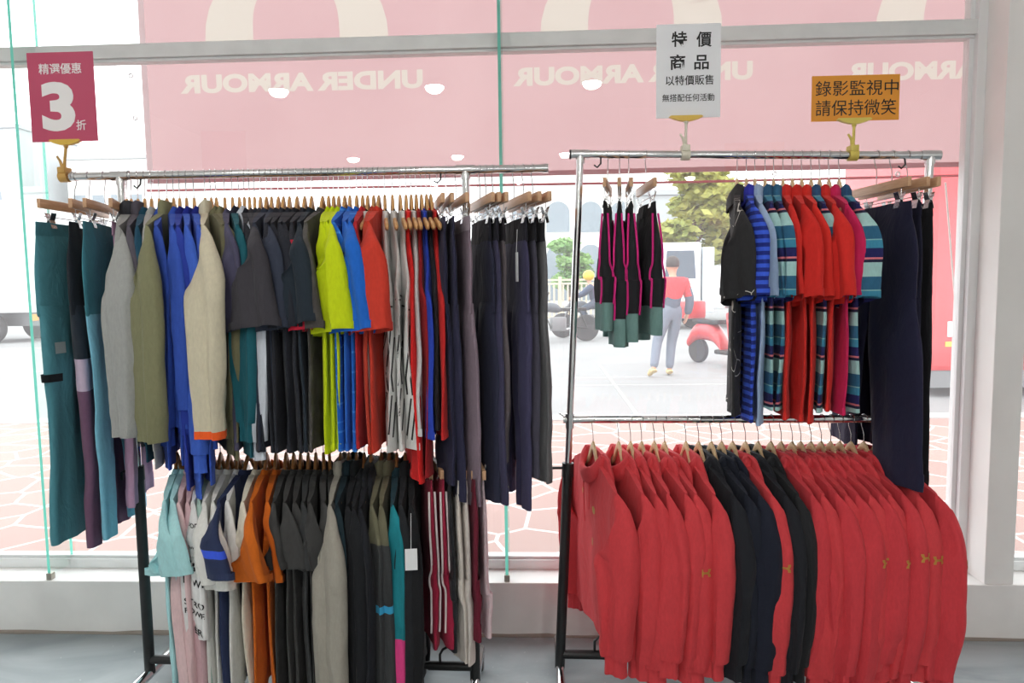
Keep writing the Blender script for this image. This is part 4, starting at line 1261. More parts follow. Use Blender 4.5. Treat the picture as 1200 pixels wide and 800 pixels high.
for i, (px, yw, tw) in enumerate(((334, -4, 30), (343, -2, 50), (351, 0, 60), (360, 0, 35), (369, -2, 50), (378, 2, 60), (385, 4, 40))):
    W('LL', px, 'tee', '%s dark grey t-shirt right of the orange pair' % ('first', 'second', 'third', 'fourth', 'fifth', 'sixth', 'seventh')[i], (66, 66, 66) if i % 3 else (56, 58, 60), yw, tw, wid=1.25, st=0.022, L=0.27,
      mat=None if i % 2 else cloth((62, 62, 62), 'camo', (54, 54, 54)))
W('LL', 398, 'jacket', 'long stone beige jacket in the middle', (158, 154, 144), -6, 60, hem=-1.0 + 0.12, L=0.78, wid=1.5, st=0.032, fwd=0.06)
W('LL', 408, 'jacket', 'dark teal black jacket right of the beige one', (24, 42, 50), 0, 30, hem=-0.85, L=0.7, zipper=True)
j1, jp = W('LL', 417, 'jacket', 'black zipped jacket with pale dotted edge', (28, 30, 34), 2, 40, hem=-0.85, L=0.72, wid=1.2)
W('LL', 426, 'hoodie', 'black hooded sweatshirt, left of the pair', (26, 28, 32), 2, 30, hem=-0.8, L=0.68)
W('LL', 434, 'hoodie', 'black hooded sweatshirt, right of the pair', (28, 30, 36), 2, 30, hem=-0.8, L=0.68)
for i, px in enumerate((446, 455)):
    W('LL', px, 'jacket', '%s charcoal jacket with olive shoulders and blue accent' % ('left', 'right')[i], (58, 60, 62), 2, 30, hem=-0.85, L=0.74,
      sleeve_mat=zones([(-2, (60, 62, 64)), (-0.515, (58, 164, 206)), (-0.49, (58, 60, 62)), (-0.30, (104, 102, 82))]), mat=zones([(-2, (56, 58, 60)), (-0.30, (104, 102, 82))]))
W('LL', 464, 'sweat', 'black top with teal and pink side stripe', (34, 60, 70), 4, 30, hem=-0.85, L=0.74, sleeve_mat=zones([(-2, (226, 70, 140)), (-0.60, (30, 130, 142))]))
W('LL', 474, 'jacket', 'black jacket right of the teal striped top', (34, 36, 40), 4, 40, hem=-0.85, L=0.74, wid=1.2)
jr, jq = W('LL', 484, 'jacket', 'black jacket with a white price tag', (24, 25, 28), 4, 30, hem=-0.85, L=0.74)
q = MB(); q.box((-0.014, -0.288, -0.36), (0.022, -0.2865, -0.295)); q.tube([(0.004, -0.25, -0.2), (0.004, -0.287, -0.296)], 0.0008, 5)
q.build('price_tag', plain('paper_tag', rgb(236, 238, 240), 0.6), jr, smooth=False)
T('LL', 497, 'burgundy shorts with white side stripe, left of the pair', (156, 34, 62), 16, 'shorts', 'shorts', 'shorts', zh=-0.60, ankle=0.10, hip=0.20, crotch=-0.40, piping=(226, 214, 214), top=-0.12)
T('LL', 507, 'burgundy shorts with white side stripe, right of the pair', (160, 36, 66), 18, 'shorts', 'shorts', 'shorts', zh=-0.60, ankle=0.10, hip=0.20, crotch=-0.40, piping=(226, 214, 214), top=-0.12)
T('LL', 519, 'glossy black leggings right of the burgundy shorts', (40, 42, 46), 14, 'leggings', 'leggings', 'leggings', zh=-0.62, ankle=0.07, top=-0.12, mat=cloth((38, 40, 44), 'plain', rough=0.45))
T('LL', 528, 'off white trousers left of the right post', (216, 208, 200), 14, zh=-0.66, ankle=0.07, top=-0.12)
T('LL', 536, 'second off white trousers left of the right post', (210, 202, 196), 14, zh=-0.66, ankle=0.07, top=-0.12)
T('LL', 543, 'plum shorts tucked behind the right post', (110, 30, 50), 16, 'shorts', 'shorts', 'shorts', zh=-0.58, ankle=0.08, top=-0.12)
T('LL', 559, 'pale pink trousers right of the post', (220, 198, 204), 12, zh=-0.58, ankle=0.07, hip=0.17, w=0.15, top=-0.12)
# printed words on the white t-shirt
for (u, v, s, w_) in ((0.0, -0.24, 'GOOD', 0.055), (0.0, -0.31, 'I POWER', 0.05), (0.0, -0.37, 'EBE', 0.07), (0.0, -0.42, 'D WI', 0.07), (0.0, -0.49, 'STRO', 0.07), (0.0, -0.52, 'POWE', 0.07), (0.0, -0.58, '2ER', 0.05), (0.0, -0.625, 'TRU', 0.07)):
    me = text_mesh(s, 0.05, 0.001)
    k = w_ / me['w']; kv = min(k * 1.0, 0.045 / me['h'])
    for nm, tg, org, U in (('lettering', [wp['sleeve'][0]], (0.0, -0.4, v), (1, 0, 0)),):
        decal(nm, [(p.co.x * k + u, p.co.y * kv, 0) for p in me.vertices], [tuple(p.vertices) for p in me.polygons], PRN, wr, tg, org, U, (0, 0, 1))
    decal('lettering', [(p.co.x * k * 2.2, p.co.y * kv * 1.3, 0) for p in me.vertices], [tuple(p.vertices) for p in me.polygons], PRN, wr, [wp['torso']], (0.2, -0.10, v - 0.06), (0, 1, 0), (0, 0, 1))

# ---- right rack, upper rail
for i, (px, yw) in enumerate(((712, -10), (726, -7), (737, -4), (757, 4))):
    T('RU', px, '%s black training tights with pink piping and sage cuffs' % ('leftmost', 'second', 'third', 'rightmost')[i], (34, 34, 38), yw, 'tights', 'training_tights', 'training tights',
      zh=(-0.49, -0.54, -0.52, -0.50)[i], far_zh=(-0.52, -0.50, -0.49, -0.53)[i], ankle=0.085, hip=0.165, w=0.13, crotch=-0.36, piping=(214, 44, 130), cuff=(112, 146, 142), cuff_h=0.085, half=0.13, clip_y=0.09, t=0.026, spread=0.02, band_c=(30, 30, 34))
TEAL = [(0, (128, 178, 178)), (0.02, (46, 98, 130)), (0.28, (162, 202, 200)), (0.56, (30, 34, 62)), (0.62, (214, 120, 130)), (0.66, (34, 35, 90)), (0.84, (60, 134, 164))]
TS = cloth((46, 98, 130), 'bands', period=0.145, stops=TEAL)
W('RU', 864, 'polo', 'black polo shirt with fine white twig print', (44, 44, 46), -2, 35, mat=cloth((44, 44, 46), 'twig', (206, 202, 196)), collar_c=(58, 58, 60), wid=0.95, st=0.026, hem=-0.82, fwd=0.03)
W('RU', 875, 'polo', 'royal blue polo shirt with narrow stripes', (38, 60, 176), 0, 32, mat=cloth((30, 44, 130), 'stripe', (60, 96, 220), period=0.024), collar_c=(50, 56, 170), wid=0.95, st=0.022, hem=-0.84, fwd=0.03)
W('RU', 885, 'polo', 'pale blue polo shirt beside the striped blue one', (158, 180, 210), 0, 28, wid=0.95, hem=-0.84)
W('RU', 897, 'polo', 'teal banded polo shirt, left of the adjacent pair', (46, 98, 130), 0, 28, mat=TS, collar_c=(46, 92, 128), wid=0.95)
W('RU', 907, 'polo', 'teal banded polo shirt, right of the adjacent pair', (46, 98, 130), 0, 32, mat=TS, collar_c=(50, 104, 140), wid=0.95, fwd=0.03)
W('RU', 918, 'polo', 'red polo shirt right of the two teal banded ones', (208, 44, 38), 0, 28, wid=0.95, hem=-0.83)
W('RU', 929, 'polo', 'red polo shirt second from the teal pair', (206, 42, 36), 0, 40, wid=0.95, st=0.024, hem=-0.83, fwd=0.03)
W('RU', 940, 'polo', 'red polo shirt third from the teal pair', (212, 46, 38), 2, 35, wid=0.95, hem=-0.84)
W('RU', 951, 'polo', 'teal banded polo shirt between red ones', (46, 98, 130), 2, 25, mat=TS, collar_c=(44, 84, 124))
W('RU', 961, 'polo', 'red polo shirt just left of the magenta one', (210, 44, 38), 2, 40, wid=0.95, st=0.024, fwd=0.03)
W('RU', 972, 'polo', 'magenta polo shirt beside the last teal one', (198, 34, 88), 4, 32, wid=0.95, hem=-0.81)
W('RU', 984, 'polo', 'teal banded polo shirt next to the navy trousers', (46, 98, 130), 4, 35, mat=TS, collar_c=(44, 84, 124), wid=0.95, st=0.024, fwd=0.03)
T('RU', 1028, 'navy trousers with wide straight legs', (34, 34, 58), 6, zh=-0.98, ankle=0.10, hip=0.215, w=0.18, far_zh=-0.92, spread=0.10)
T('RU', 1046, 'second navy trousers behind the front pair', (32, 32, 52), 8, zh=-0.90, ankle=0.06, hip=0.15, w=0.14)
T('RU', 1064, 'black trousers at the right rail end', (26, 26, 30), 2, zh=-1.0, ankle=0.06, hip=0.15, w=0.14)

# ---- right rack, lower rail: hooded sweatshirts
RED = (208, 66, 72); INKB = (32, 34, 40)
ORD = ('first', 'second', 'third', 'fourth', 'fifth', 'sixth', 'seventh', 'eighth', 'ninth', 'tenth', 'eleventh', 'twelfth')
logo_v, logo_f = logo_mesh(0.034)
GOLD = plain('gold_print', rgb(190, 140, 60), 0.5, 0.2)
def hood(px, short, c, yaw, tw, logo=None, **k):
    r, p = W('RL', px, 'hoodie', short, c, yaw, tw, **k)
    if logo:
        decal('sleeve_logo', logo_v, logo_f, GOLD, r, [p['sleeve'][0]], (logo[0], -0.5, logo[1]), (1, 0, 0), (0, 0, 1))
    return r, p
h1 = None
for i, (px, yw, tw, lg) in enumerate(((695, 14, 60, None), (725, 12, 50, None), (739, 12, 45, None), (752, 12, 40, None), (767, 14, 60, None), (779, 14, 45, (0.01, -0.42)), (804, 10, 40, None))):
    h = hood(px, '%s red hoodie from the left, before the black ones' % ORD[i], RED, yw, tw, lg, wid=1.35, st=0.034, L=0.52 + 0.02 * (i % 3), hem=-0.66)
    h1 = h1 or h
for (y_, z_) in ((-0.05, -0.30), (0.08, -0.27), (-0.02, -0.42)):
    vs = [(0, 0, 0)] + [(0.014 * math.cos(a), 0.014 * math.sin(a), 0) for a in np.linspace(0, 2 * PI, 18, endpoint=False)]
    decal('gold_badge', vs, [(0, i + 1, (i + 1) % 18 + 1) for i in range(18)], GOLD, h1[0], [h1[1]['torso']], (-0.1, y_, z_), (0, -1, 0), (0, 0, 1))
hood(819, 'black hoodie, leftmost of the black ones', INKB, 13, 40, wid=1.2, st=0.03, L=0.52)
hood(834, 'black hoodie second from the seven red ones', (28, 32, 44), 13, 40, wid=1.2, st=0.03, L=0.54)
hood(846, 'dark navy hoodie left of the lone red one', (28, 32, 46), 13, 40, wid=1.2, st=0.03, L=0.54)
hood(859, 'lone red hoodie between the black ones', RED, 13, 40, (0.012, -0.40), wid=1.2, st=0.03, L=0.56)
hood(874, 'black hoodie just right of the lone red one', INKB, 13, 40, wid=1.2, st=0.03, L=0.55)
hood(889, 'black hoodie, rightmost of the black ones', (36, 37, 40), 13, 40, wid=1.2, st=0.03, L=0.53)
for i, (px, yw, tw, lg) in enumerate(((904, 13, 38, None), (916, 13, 40, None), (929, 15, 50, None), (939, 14, 40, (0.02, -0.38)), (951, 14, 55, (0.05, -0.38)), (963, 14, 35, (0.02, -0.37)), (974, 14, 45, (0.045, -0.38)), (985, 14, 30, (0.02, -0.38)), (998, 14, 35, (0.02, -0.36)), (1013, 14, 30, (0.02, -0.37)), (1030, 16, 55, (0.05, -0.38)))):
    hood(px, '%s red hoodie counted from the right end' % ORD[10 - i], RED if i % 2 else (204, 62, 70), yw, tw, lg, wid=1.3, st=0.032, L=0.515 + 0.025 * ((i * 2) % 3), hem=-0.66, fwd=(0.0, 0.01, 0.035, 0.0, 0.03, 0.01, 0.025, 0.004, 0.018, 0.012, 0.03)[i])

# ------------------------------------------------------------------ banner hung outside the window
Y_BAN = Y_GLASS + 0.28
m, nt, out = new_mat('pink_banner')
N = nt.nodes.new; L = nt.links.new
tr_ = N('ShaderNodeBsdfTranslucent'); df = N('ShaderNodeBsdfDiffuse')
tc = N('ShaderNodeTexCoord'); n = N('ShaderNodeTexNoise'); n.inputs['Scale'].default_value = 1.2; n.inputs['Detail'].default_value = 5
L(tc.outputs['Object'], n.inputs['Vector'])
cr = N('ShaderNodeValToRGB'); cr.color_ramp.elements[0].color = rgb(*BAN_C1); cr.color_ramp.elements[1].color = rgb(*BAN_C2)
cr.color_ramp.elements[0].position = 0.3; cr.color_ramp.elements[1].position = 0.7
L(n.outputs['Fac'], cr.inputs[0]); L(cr.outputs[0], tr_.inputs[0]); L(cr.outputs[0], df.inputs[0])
mx = N('ShaderNodeMixShader'); mx.inputs[0].default_value = 0.25
L(tr_.outputs[0], mx.inputs[1]); L(df.outputs[0], mx.inputs[2]); L(mx.outputs[0], out.inputs[0])
BAN = m
def sheet_mat(name, c, tfac=0.75):
    m, nt, out = new_mat(name)
    a = nt.nodes.new('ShaderNodeBsdfTranslucent'); b = nt.nodes.new('ShaderNodeBsdfDiffuse'); x = nt.nodes.new('ShaderNodeMixShader')
    a.inputs[0].default_value = rgb(*c); b.inputs[0].default_value = rgb(*c); x.inputs[0].default_value = 1 - tfac
    nt.links.new(a.outputs[0], x.inputs[1]); nt.links.new(b.outputs[0], x.inputs[2]); nt.links.new(x.outputs[0], out.inputs[0])
    return m
BAN_W = sheet_mat('cream_banner_print', BAN_CW)
BAN_H = sheet_mat('banner_hem_band', (246, 244, 246), 0.6)
xl = at_y(172, 205, Y_BAN).x
zb_l = at_y(172, 206, Y_BAN).z; zb_r = at_y(1100, 206, Y_BAN).z
zb = (zb_l + zb_r) / 2
x_end = XR
def ban_y(x, z):
    P = np.stack([np.asarray(x) * 1.3, np.asarray(z) * 0.9, np.asarray(x) * 0 + 0.5], -1)
    return Y_BAN + 0.02 * vn(P, 3) + 0.006 * vn(P * 3.1, 9)
root = thing('banner', 'large pink backlit banner with cream logos and mirrored lettering outside the window', 'banner', (xl, Y_BAN, zb))
o = Vector((xl, Y_BAN, zb))
zs_ = np.linspace(zb, 3.9, 40)
xs = np.linspace(xl, x_end, 110)
# the print and the sheet share one triangulation, so light passes through each only once
from mathutils.geometry import delaunay_2d_cdt
pv = []; pf = []; owner = []
def add_print(pts, faces, who):
    b0 = len(pv); pv.extend(Vector((float(x), float(z))) for x, z in pts)
    for f in faces:
        q = [b0 + i for i in f]
        area = sum(pv[q[k - 1]].x * pv[q[k]].y - pv[q[k]].x * pv[q[k - 1]].y for k in range(len(q)))
        if abs(area) < 1e-9:
            continue
        pf.append(q if area > 0 else q[::-1]); owner.append(who)
n_print = 0
for px0, px1, py in ((210, 495, 95), (601, 881, 87), (992, 1277, 81)):
    a = at_y(px0, py, Y_BAN); b_ = at_y(px1, py, Y_BAN)
    me = text_mesh('UNDER ARMOUR', 0.1, 0.0045, 1.0, 0.0, 1.0)
    bm = bmesh.new(); bm.from_mesh(me); bmesh.ops.remove_doubles(bm, verts=bm.verts[:], dist=1e-5)
    bm.verts.index_update()
    w = b_.x - a.x; hh = (at_y(px0, py - 11, Y_BAN) - at_y(px0, py + 11, Y_BAN)).z
    seen = set(); fl = []
    for f in bm.faces:
        if abs(f.normal.z) < 0.5: continue
        k = frozenset(v.index for v in f.verts)
        if k in seen: continue
        seen.add(k); fl.append([v.index for v in f.verts])
    add_print([((a.x + b_.x) / 2 - v.co.x * w / me['w'], (a.z + b_.z) / 2 + v.co.y * hh / me['h']) for v in bm.verts], fl, n_print)
    bm.free(); n_print += 1
for px0, px1, py in ((240, 455, 46), (633, 846, 41), (1026, 1240, 36)):
    a = at_y(px0, py, Y_BAN); b_ = at_y(px1, py, Y_BAN)
    w = b_.x - a.x
    vs, fs = logo_mesh(w)
    z0_ = (a.z + b_.z) / 2 + 0.36 * w - 0.012
    add_print([((a.x + b_.x) / 2 + v[0], z0_ + v[1]) for v in vs], fs, n_print); n_print += 1
for x in np.linspace(xl, x_end, 90):
    for z in np.linspace(zb, 3.9, 34):
        pv.append(Vector((float(x), float(z))))
ov, oe, of, ovi, oei, ofi = delaunay_2d_cdt(pv, [], pf, 0, 1e-5)
ox = np.array([v.x for v in ov]); oz = np.array([v.y for v in ov]); oy = ban_y(ox, oz)
sets = {}
for f, src in zip(of, ofi):
    sets.setdefault(owner[src[0]] if src else -1, []).append(tuple(f))
for who, fl in sorted(sets.items()):
    used = sorted({i for f in fl for i in f}); mp_ = {u: k for k, u in enumerate(used)}
    mb = MB(); mb.add([(ox[i] - o.x, oy[i] - o.y, oz[i] - o.z) for i in used], [tuple(mp_[i] for i in f) for f in fl])
    mb.build('sheet' if who < 0 else ('lettering' if who < 3 else 'emblem'), BAN if who < 0 else BAN_W, root, angle=0)
mb = MB()
for a_, b_ in (((xl, xl + 0.028), (zb, 3.9)),):
    xs2 = np.linspace(a_[0], a_[1], 3); X2, Z2 = np.meshgrid(xs2, zs_)
    mb.grid(np.stack([X2 - o.x, ban_y(X2, Z2) - o.y - 0.002, Z2 - o.z], -1), closed=False)
mb.build('side_hem', BAN_H, root)
mb = MB()
X2, Z2 = np.meshgrid(xs, np.linspace(zb, zb + 0.022, 3))
mb.grid(np.stack([X2 - o.x, ban_y(X2, Z2) - o.y - 0.002, Z2 - o.z], -1), closed=False)
mb.build('bottom_hem', sheet_mat('banner_bottom_hem', (176, 134, 138), 0.7), root)
EYE = plain('eyelet_metal', rgb(220, 220, 220), 0.3, 0.8)
for px_, py_ in ((158, 91), (163, 140), (905, 205), (1048, 205)):
    p = at_y(px_, py_, Y_BAN)
    mb = MB()
    pts = [(p.x - o.x + 0.009 * math.cos(a), -0.03, p.z - o.z + 0.009 * math.sin(a)) for a in np.linspace(0, 2 * PI, 14, endpoint=False)]
    mb.tube(pts, 0.003, 6, closed=True); mb.build('eyelet', EYE, root)
ROPE = plain('white_rope', rgb(230, 226, 222), 0.8)
a = at_y(1108, 214, Y_BAN); b_ = at_y(1126, 470, Y_BAN + 0.5)
root = thing('rope', 'thin white rope tied to the banner in front of the red bus', 'rope', b_)
mb = MB(); mb.tube([a - b_, (a - b_) * 0.5 + Vector((0.006, 0, 0)), Vector((0, 0, 0)), Vector((0.01, 0.02, -(b_.z))) * 1.0], 0.004, 6); mb.build('cord', ROPE, root)
a = at_y(540, 216, Y_BAN + 0.12); b_ = at_y(1100, 212, Y_BAN + 0.12)
root = thing('rope', 'red cord stretched below the lower edge of the pink banner', 'rope', (a.x - 1.5, a.y, a.z))
mb = MB(); mb.tube([(0, 0, 0), ((b_.x - a.x) / 2 + 1.5, 0, -0.01), (XR - a.x + 1.5, 0, 0)], 0.006, 6); mb.build('cord', plain('red_cord', rgb(196, 70, 80), 0.8), root)

# ------------------------------------------------------------------ outdoors: paving, road
def paving_material():
    m, nt, out = new_mat('crazy_paving')
    L = nt.links.new; N = nt.nodes.new
    b = N('ShaderNodeBsdfPrincipled'); b.inputs['Roughness'].default_value = 0.8
    tc = N('ShaderNodeTexCoord')
    n = N('ShaderNodeTexNoise'); n.inputs['Scale'].default_value = 2.0
    L(tc.outputs['Object'], n.inputs['Vector'])
    mv = N('ShaderNodeMixRGB'); mv.inputs[0].default_value = 0.05
    L(tc.outputs['Object'], mv.inputs[1]); L(n.outputs['Color'], mv.inputs[2])
    v = N('ShaderNodeTexVoronoi'); v.feature = 'DISTANCE_TO_EDGE'; v.inputs['Scale'].default_value = 2.9; v.voronoi_dimensions = '2D'
    L(mv.outputs[0], v.inputs['Vector'])
    v2 = N('ShaderNodeTexVoronoi'); v2.inputs['Scale'].default_value = 2.9; v2.voronoi_dimensions = '2D'
    L(mv.outputs[0], v2.inputs['Vector'])
    cr = N('ShaderNodeValToRGB'); cr.color_ramp.elements[0].position = 0.028; cr.color_ramp.elements[1].position = 0.036
    L(v.outputs['Distance'], cr.inputs[0])
    st = N('ShaderNodeValToRGB'); st.color_ramp.elements[0].color = rgb(148, 116, 108); st.color_ramp.elements[1].color = rgb(160, 128, 118)
    L(v2.outputs['Color'], st.inputs[0])
    mx = N('ShaderNodeMixRGB'); L(cr.outputs[0], mx.inputs[0]); mx.inputs[1].default_value = rgb(198, 193, 188); L(st.outputs[0], mx.inputs[2])
    L(mx.outputs[0], b.inputs['Base Color']); L(b.outputs[0], out.inputs[0])
    return m
Y_ROAD = 7.1
box_structure('floor_paving', (-14, Y_GLASS + 0.12, -0.2), (14, Y_ROAD, 0.0), paving_material())
box_structure('floor_road', (-90, Y_ROAD, -0.2), (90, 140, -0.001), plain('asphalt', rgb(136, 136, 136), 0.9, bump=0.2, bscale=20, var=0.12, vscale=0.6))
box_structure('trim_6', (-14, Y_ROAD - 0.02, -0.1), (14, Y_ROAD + 0.22, 0.012), plain('pale_kerb', rgb(180, 178, 176), 0.8))
ROADW = plain('road_paint', rgb(168, 168, 166), 0.7)
i = 0
for lo, hi in (((-30, 16.6), (-9.4, 16.75)), ((1.02, Y_ROAD + 0.3), (1.06, 12)), ((-2, 9.55), (6, 9.6)), ((-30, 11.7), (-6.4, 11.9))):
    i += 1
    box_structure('trim_%d' % (6 + i), (lo[0], lo[1], -0.01), (hi[0], hi[1], 0.004), ROADW)

# ------------------------------------------------------------------ people
def skin_mesh(name, joints, edges, mat, parent, sub=2, root_j=None):
    names = list(joints)
    me = bpy.data.meshes.new(name)
    me.from_pydata([joints[k][0] for k in names], [(names.index(a), names.index(b)) for a, b in edges], [])
    ob = bpy.data.objects.new(name, me); COL.objects.link(ob)
    md = ob.modifiers.new('skin', 'SKIN'); md.use_smooth_shade = True
    if not me.skin_vertices:
        bpy.context.view_layer.objects.active = ob
    sv = me.skin_vertices[0].data
    for i, k in enumerate(names):
        r = joints[k][1]
        sv[i].radius = (r, r) if not isinstance(r, tuple) else r
        sv[i].use_root = (k == (root_j or names[0]))
    s = ob.modifiers.new('sub', 'SUBSURF'); s.levels = sub; s.render_levels = sub
    dg = bpy.context.evaluated_depsgraph_get()
    m2 = bpy.data.meshes.new_from_object(ob.evaluated_get(dg))
    bpy.data.objects.remove(ob); bpy.data.meshes.remove(me)
    m2.materials.clear(); m2.materials.append(mat)
    m2.polygons.foreach_set('use_smooth', [True] * len(m2.polygons))
    o2 = bpy.data.objects.new(name, m2); COL.objects.link(o2); o2.parent = parent
    return o2

def person(label, loc, rz, J, cols, extra=None):
    root = thing('person', label, 'person', loc, rz)
    SK = plain('skin', rgb(206, 158, 132), 0.55)
    b = {}
    R = dict(pelvis=.115, spine=.10, chest=.125, neck0=.06, neck=.052, jaw=.075, skull=.095, crown=.07, shL=.055, shR=.055, elL=.042, elR=.042, wrL=.028, wrR=.028, hipL=.085, hipR=.085, knL=.056, knR=.056, anL=.038, anR=.038, toL=.034, toR=.034)
    for k in J: b[k] = (J[k], R[k])
    E = [('pelvis', 'spine'), ('spine', 'chest'), ('chest', 'neck0'), ('neck0', 'neck'), ('neck', 'jaw'), ('jaw', 'skull'), ('skull', 'crown')]
    for s in 'LR':
        E += [('chest', 'sh' + s), ('sh' + s, 'el' + s), ('el' + s, 'wr' + s), ('pelvis', 'hip' + s), ('hip' + s, 'kn' + s), ('kn' + s, 'an' + s), ('an' + s, 'to' + s)]
        w = Vector(J['wr' + s]); d = (w - Vector(J['el' + s])).normalized()
        side = Vector((0, 1, 0)); side = (side - d * side.dot(d)).normalized()
        pal = w + d * 0.075
        b['pa' + s] = (pal, (0.018, 0.036)); E.append(('wr' + s, 'pa' + s))
        inn = Vector((-1 if s == 'R' else 1, 0, 0))
        for q, (o_, l) in enumerate(((-0.028, 0.062), (-0.009, 0.074), (0.010, 0.07), (0.028, 0.055))):
            k1, k2 = 'f%d%s' % (q, s), 'g%d%s' % (q, s)
            b[k1] = (pal + side * o_ + d * l * 0.5 + inn * 0.006, 0.009); b[k2] = (pal + side * o_ * 0.9 + d * l + inn * 0.026, 0.0075)
            E += [('pa' + s, k1), (k1, k2)]
        b['t' + s] = (w + d * 0.03 + side * 0.045 + inn * 0.01, 0.011); b['u' + s] = (w + d * 0.07 + side * 0.06 + inn * 0.02, 0.008)
        E += [('wr' + s, 't' + s), ('t' + s, 'u' + s)]
    sk = Vector(J['skull']); jw = Vector(J['jaw']); fw = Vector((0, 1, 0))
    b['nose'] = (sk.lerp(jw, 0.55) + fw * 0.102, 0.014); b['nose0'] = (sk.lerp(jw, 0.25) + fw * 0.085, 0.016); E += [('skull', 'nose0'), ('nose0', 'nose')]
    for s, q in (('L', -1), ('R', 1)):
        b['ear' + s] = (sk.lerp(jw, 0.5) + Vector((q * 0.088, -0.005, 0)), (0.012, 0.024)); E.append(('skull', 'ear' + s))
    skin_mesh('body', b, E, SK, root, 2, 'pelvis')
    def grow(keys, add, edges):
        return {k: (J[k], R[k] + add if not isinstance(R[k], tuple) else R[k]) for k in keys}, edges
    jt, e = grow(['pelvis', 'spine', 'chest', 'neck0', 'shL', 'shR', 'elL', 'elR', 'wrL', 'wrR'], 0.034,
                 [('pelvis', 'spine'), ('spine', 'chest'), ('chest', 'neck0'), ('chest', 'shL'), ('chest', 'shR'), ('shL', 'elL'), ('shR', 'elR'), ('elL', 'wrL'), ('elR', 'wrR')])
    skin_mesh('jacket', jt, e, cols['jacket'], root, 2, 'pelvis')
    if 'vest' in cols:   # the red yoke covers the upper body of the jacket
        jk = root.children[-1]
        me = jk.data
        bm = bmesh.new(); bm.from_mesh(me)
        up = [f for f in bm.faces if f.calc_center_median().z > 1.20 and abs(f.calc_center_median().x - 0.02) < 0.25]
        vs = {}; fl = []
        for f in up:
            fl.append(tuple(vs.setdefault(v.index, len(vs)) for v in f.verts))
        co = [None] * len(vs)
        bm.normal_update()
        for v in bm.verts:
            if v.index in vs: co[vs[v.index]] = (v.co + v.normal * 0.006)[:]
        mb = MB(); mb.add(co, fl); mb.build('vest', cols['vest'], root, angle=0)
        bm.free()
    jt, e = grow(['pelvis', 'spine', 'hipL', 'hipR', 'knL', 'knR', 'anL', 'anR'], 0.026, [('pelvis', 'spine'), ('pelvis', 'hipL'), ('pelvis', 'hipR'), ('hipL', 'knL'), ('hipR', 'knR'), ('knL', 'anL'), ('knR', 'anR')])
    skin_mesh('trousers', jt, e, cols['trousers'], root, 2, 'pelvis')
    for s in 'LR':
        a = Vector(J['an' + s]); t = Vector(J['to' + s]); d = (t - a); d.z *= 0.6
        heel = a + Vector((0, -0.045, -0.045)); 
        skin_mesh('shoe', {'h': (heel, 0.045), 'a': (a + Vector((0, 0, 0.0)), 0.05), 'm': (a.lerp(t, 0.6), 0.047), 't': (t + (t - a).normalized() * 0.03, 0.036)}, [('h', 'a'), ('a', 'm'), ('m', 't')], cols['shoe'], root, 2, 'a')
    mb = MB(); c = Vector(J['skull'])
    if 'helmet' in cols:
        mb.sphere((c.x, c.y, c.z + 0.03), 0.145, 20, 14, (0.95, 1.08, 1)); mb.build('helmet', cols['helmet'], root)
    else:
        P = []
        for i, t in enumerate(np.linspace(0.02, 0.66 * PI, 12)):
            row = []
            for j in range(24):
                a = 2 * PI * j / 24
                k = 1.0 if t < 0.40 * PI or math.sin(a) < 0.25 else 0.86
                r = 0.112 * k
                row.append((c.x + r * 0.95 * math.sin(t) * math.cos(a), c.y + r * 1.1 * math.sin(t) * math.sin(a), c.z + 0.02 + r * 1.05 * math.cos(t)))
            P.append(row)
        mb.grid(np.array(P), True, True, True); mb.build('hair', cols['hair'], root)
    return root

GREYT = cloth((118, 126, 140)); GREYJ = cloth((96, 104, 120)); REDV = cloth((214, 70, 76)); TAN = plain('tan_shoe', rgb(206, 180, 130), 0.7)
HAIR = plain('dark_hair', rgb(66, 58, 56), 0.7, bump=0.4, bscale=90)
gp = at_z(786, 440, 0.0)
J = dict(pelvis=(0, 0, .97), spine=(0.01, 0, 1.16), chest=(0.02, .02, 1.37), neck0=(0.03, .01, 1.50), neck=(0.03, .02, 1.55), jaw=(0.03, .04, 1.62), skull=(0.03, .03, 1.70), crown=(0.03, .02, 1.76),
         shL=(-.17, 0, 1.43), shR=(.22, 0, 1.43), elL=(-.24, .06, 1.15), elR=(.29, -.05, 1.15), wrL=(-.22, .2, .95), wrR=(.27, .02, .93), hipL=(-.09, 0, .93), hipR=(.09, 0, .93),
         knL=(-.21, .03, .53), knR=(.05, .1, .51), anL=(-.33, -.14, .14), anR=(-.01, .03, .09), toL=(-.35, -.02, .04), toR=(0.03, .17, .035))
person('person in red vest and grey trousers walking away across the road', (gp.x, gp.y, 0), R_(12), J, dict(jacket=GREYJ, vest=REDV, trousers=GREYT, shoe=TAN, hair=HAIR))

# ------------------------------------------------------------------ vehicles
TYRE = plain('tyre_rubber', rgb(52, 52, 54), 0.8); WHITEV = plain('white_vehicle_paint', rgb(232, 234, 234), 0.35, coat=0.4); DKGL = plain('vehicle_glass', rgb(96, 112, 122), 0.1)
REDP = plain('red_vehicle_paint', rgb(200, 52, 58), 0.35, coat=0.4); GREYM = plain('grey_metal', rgb(128, 130, 132), 0.45, 0.6); LAMPR = plain('red_lens', rgb(190, 60, 40), 0.3); AMB = plain('amber_lens', rgb(230, 150, 60), 0.3)
YELP = plain('yellow_line_paint', rgb(230, 190, 80), 0.4)

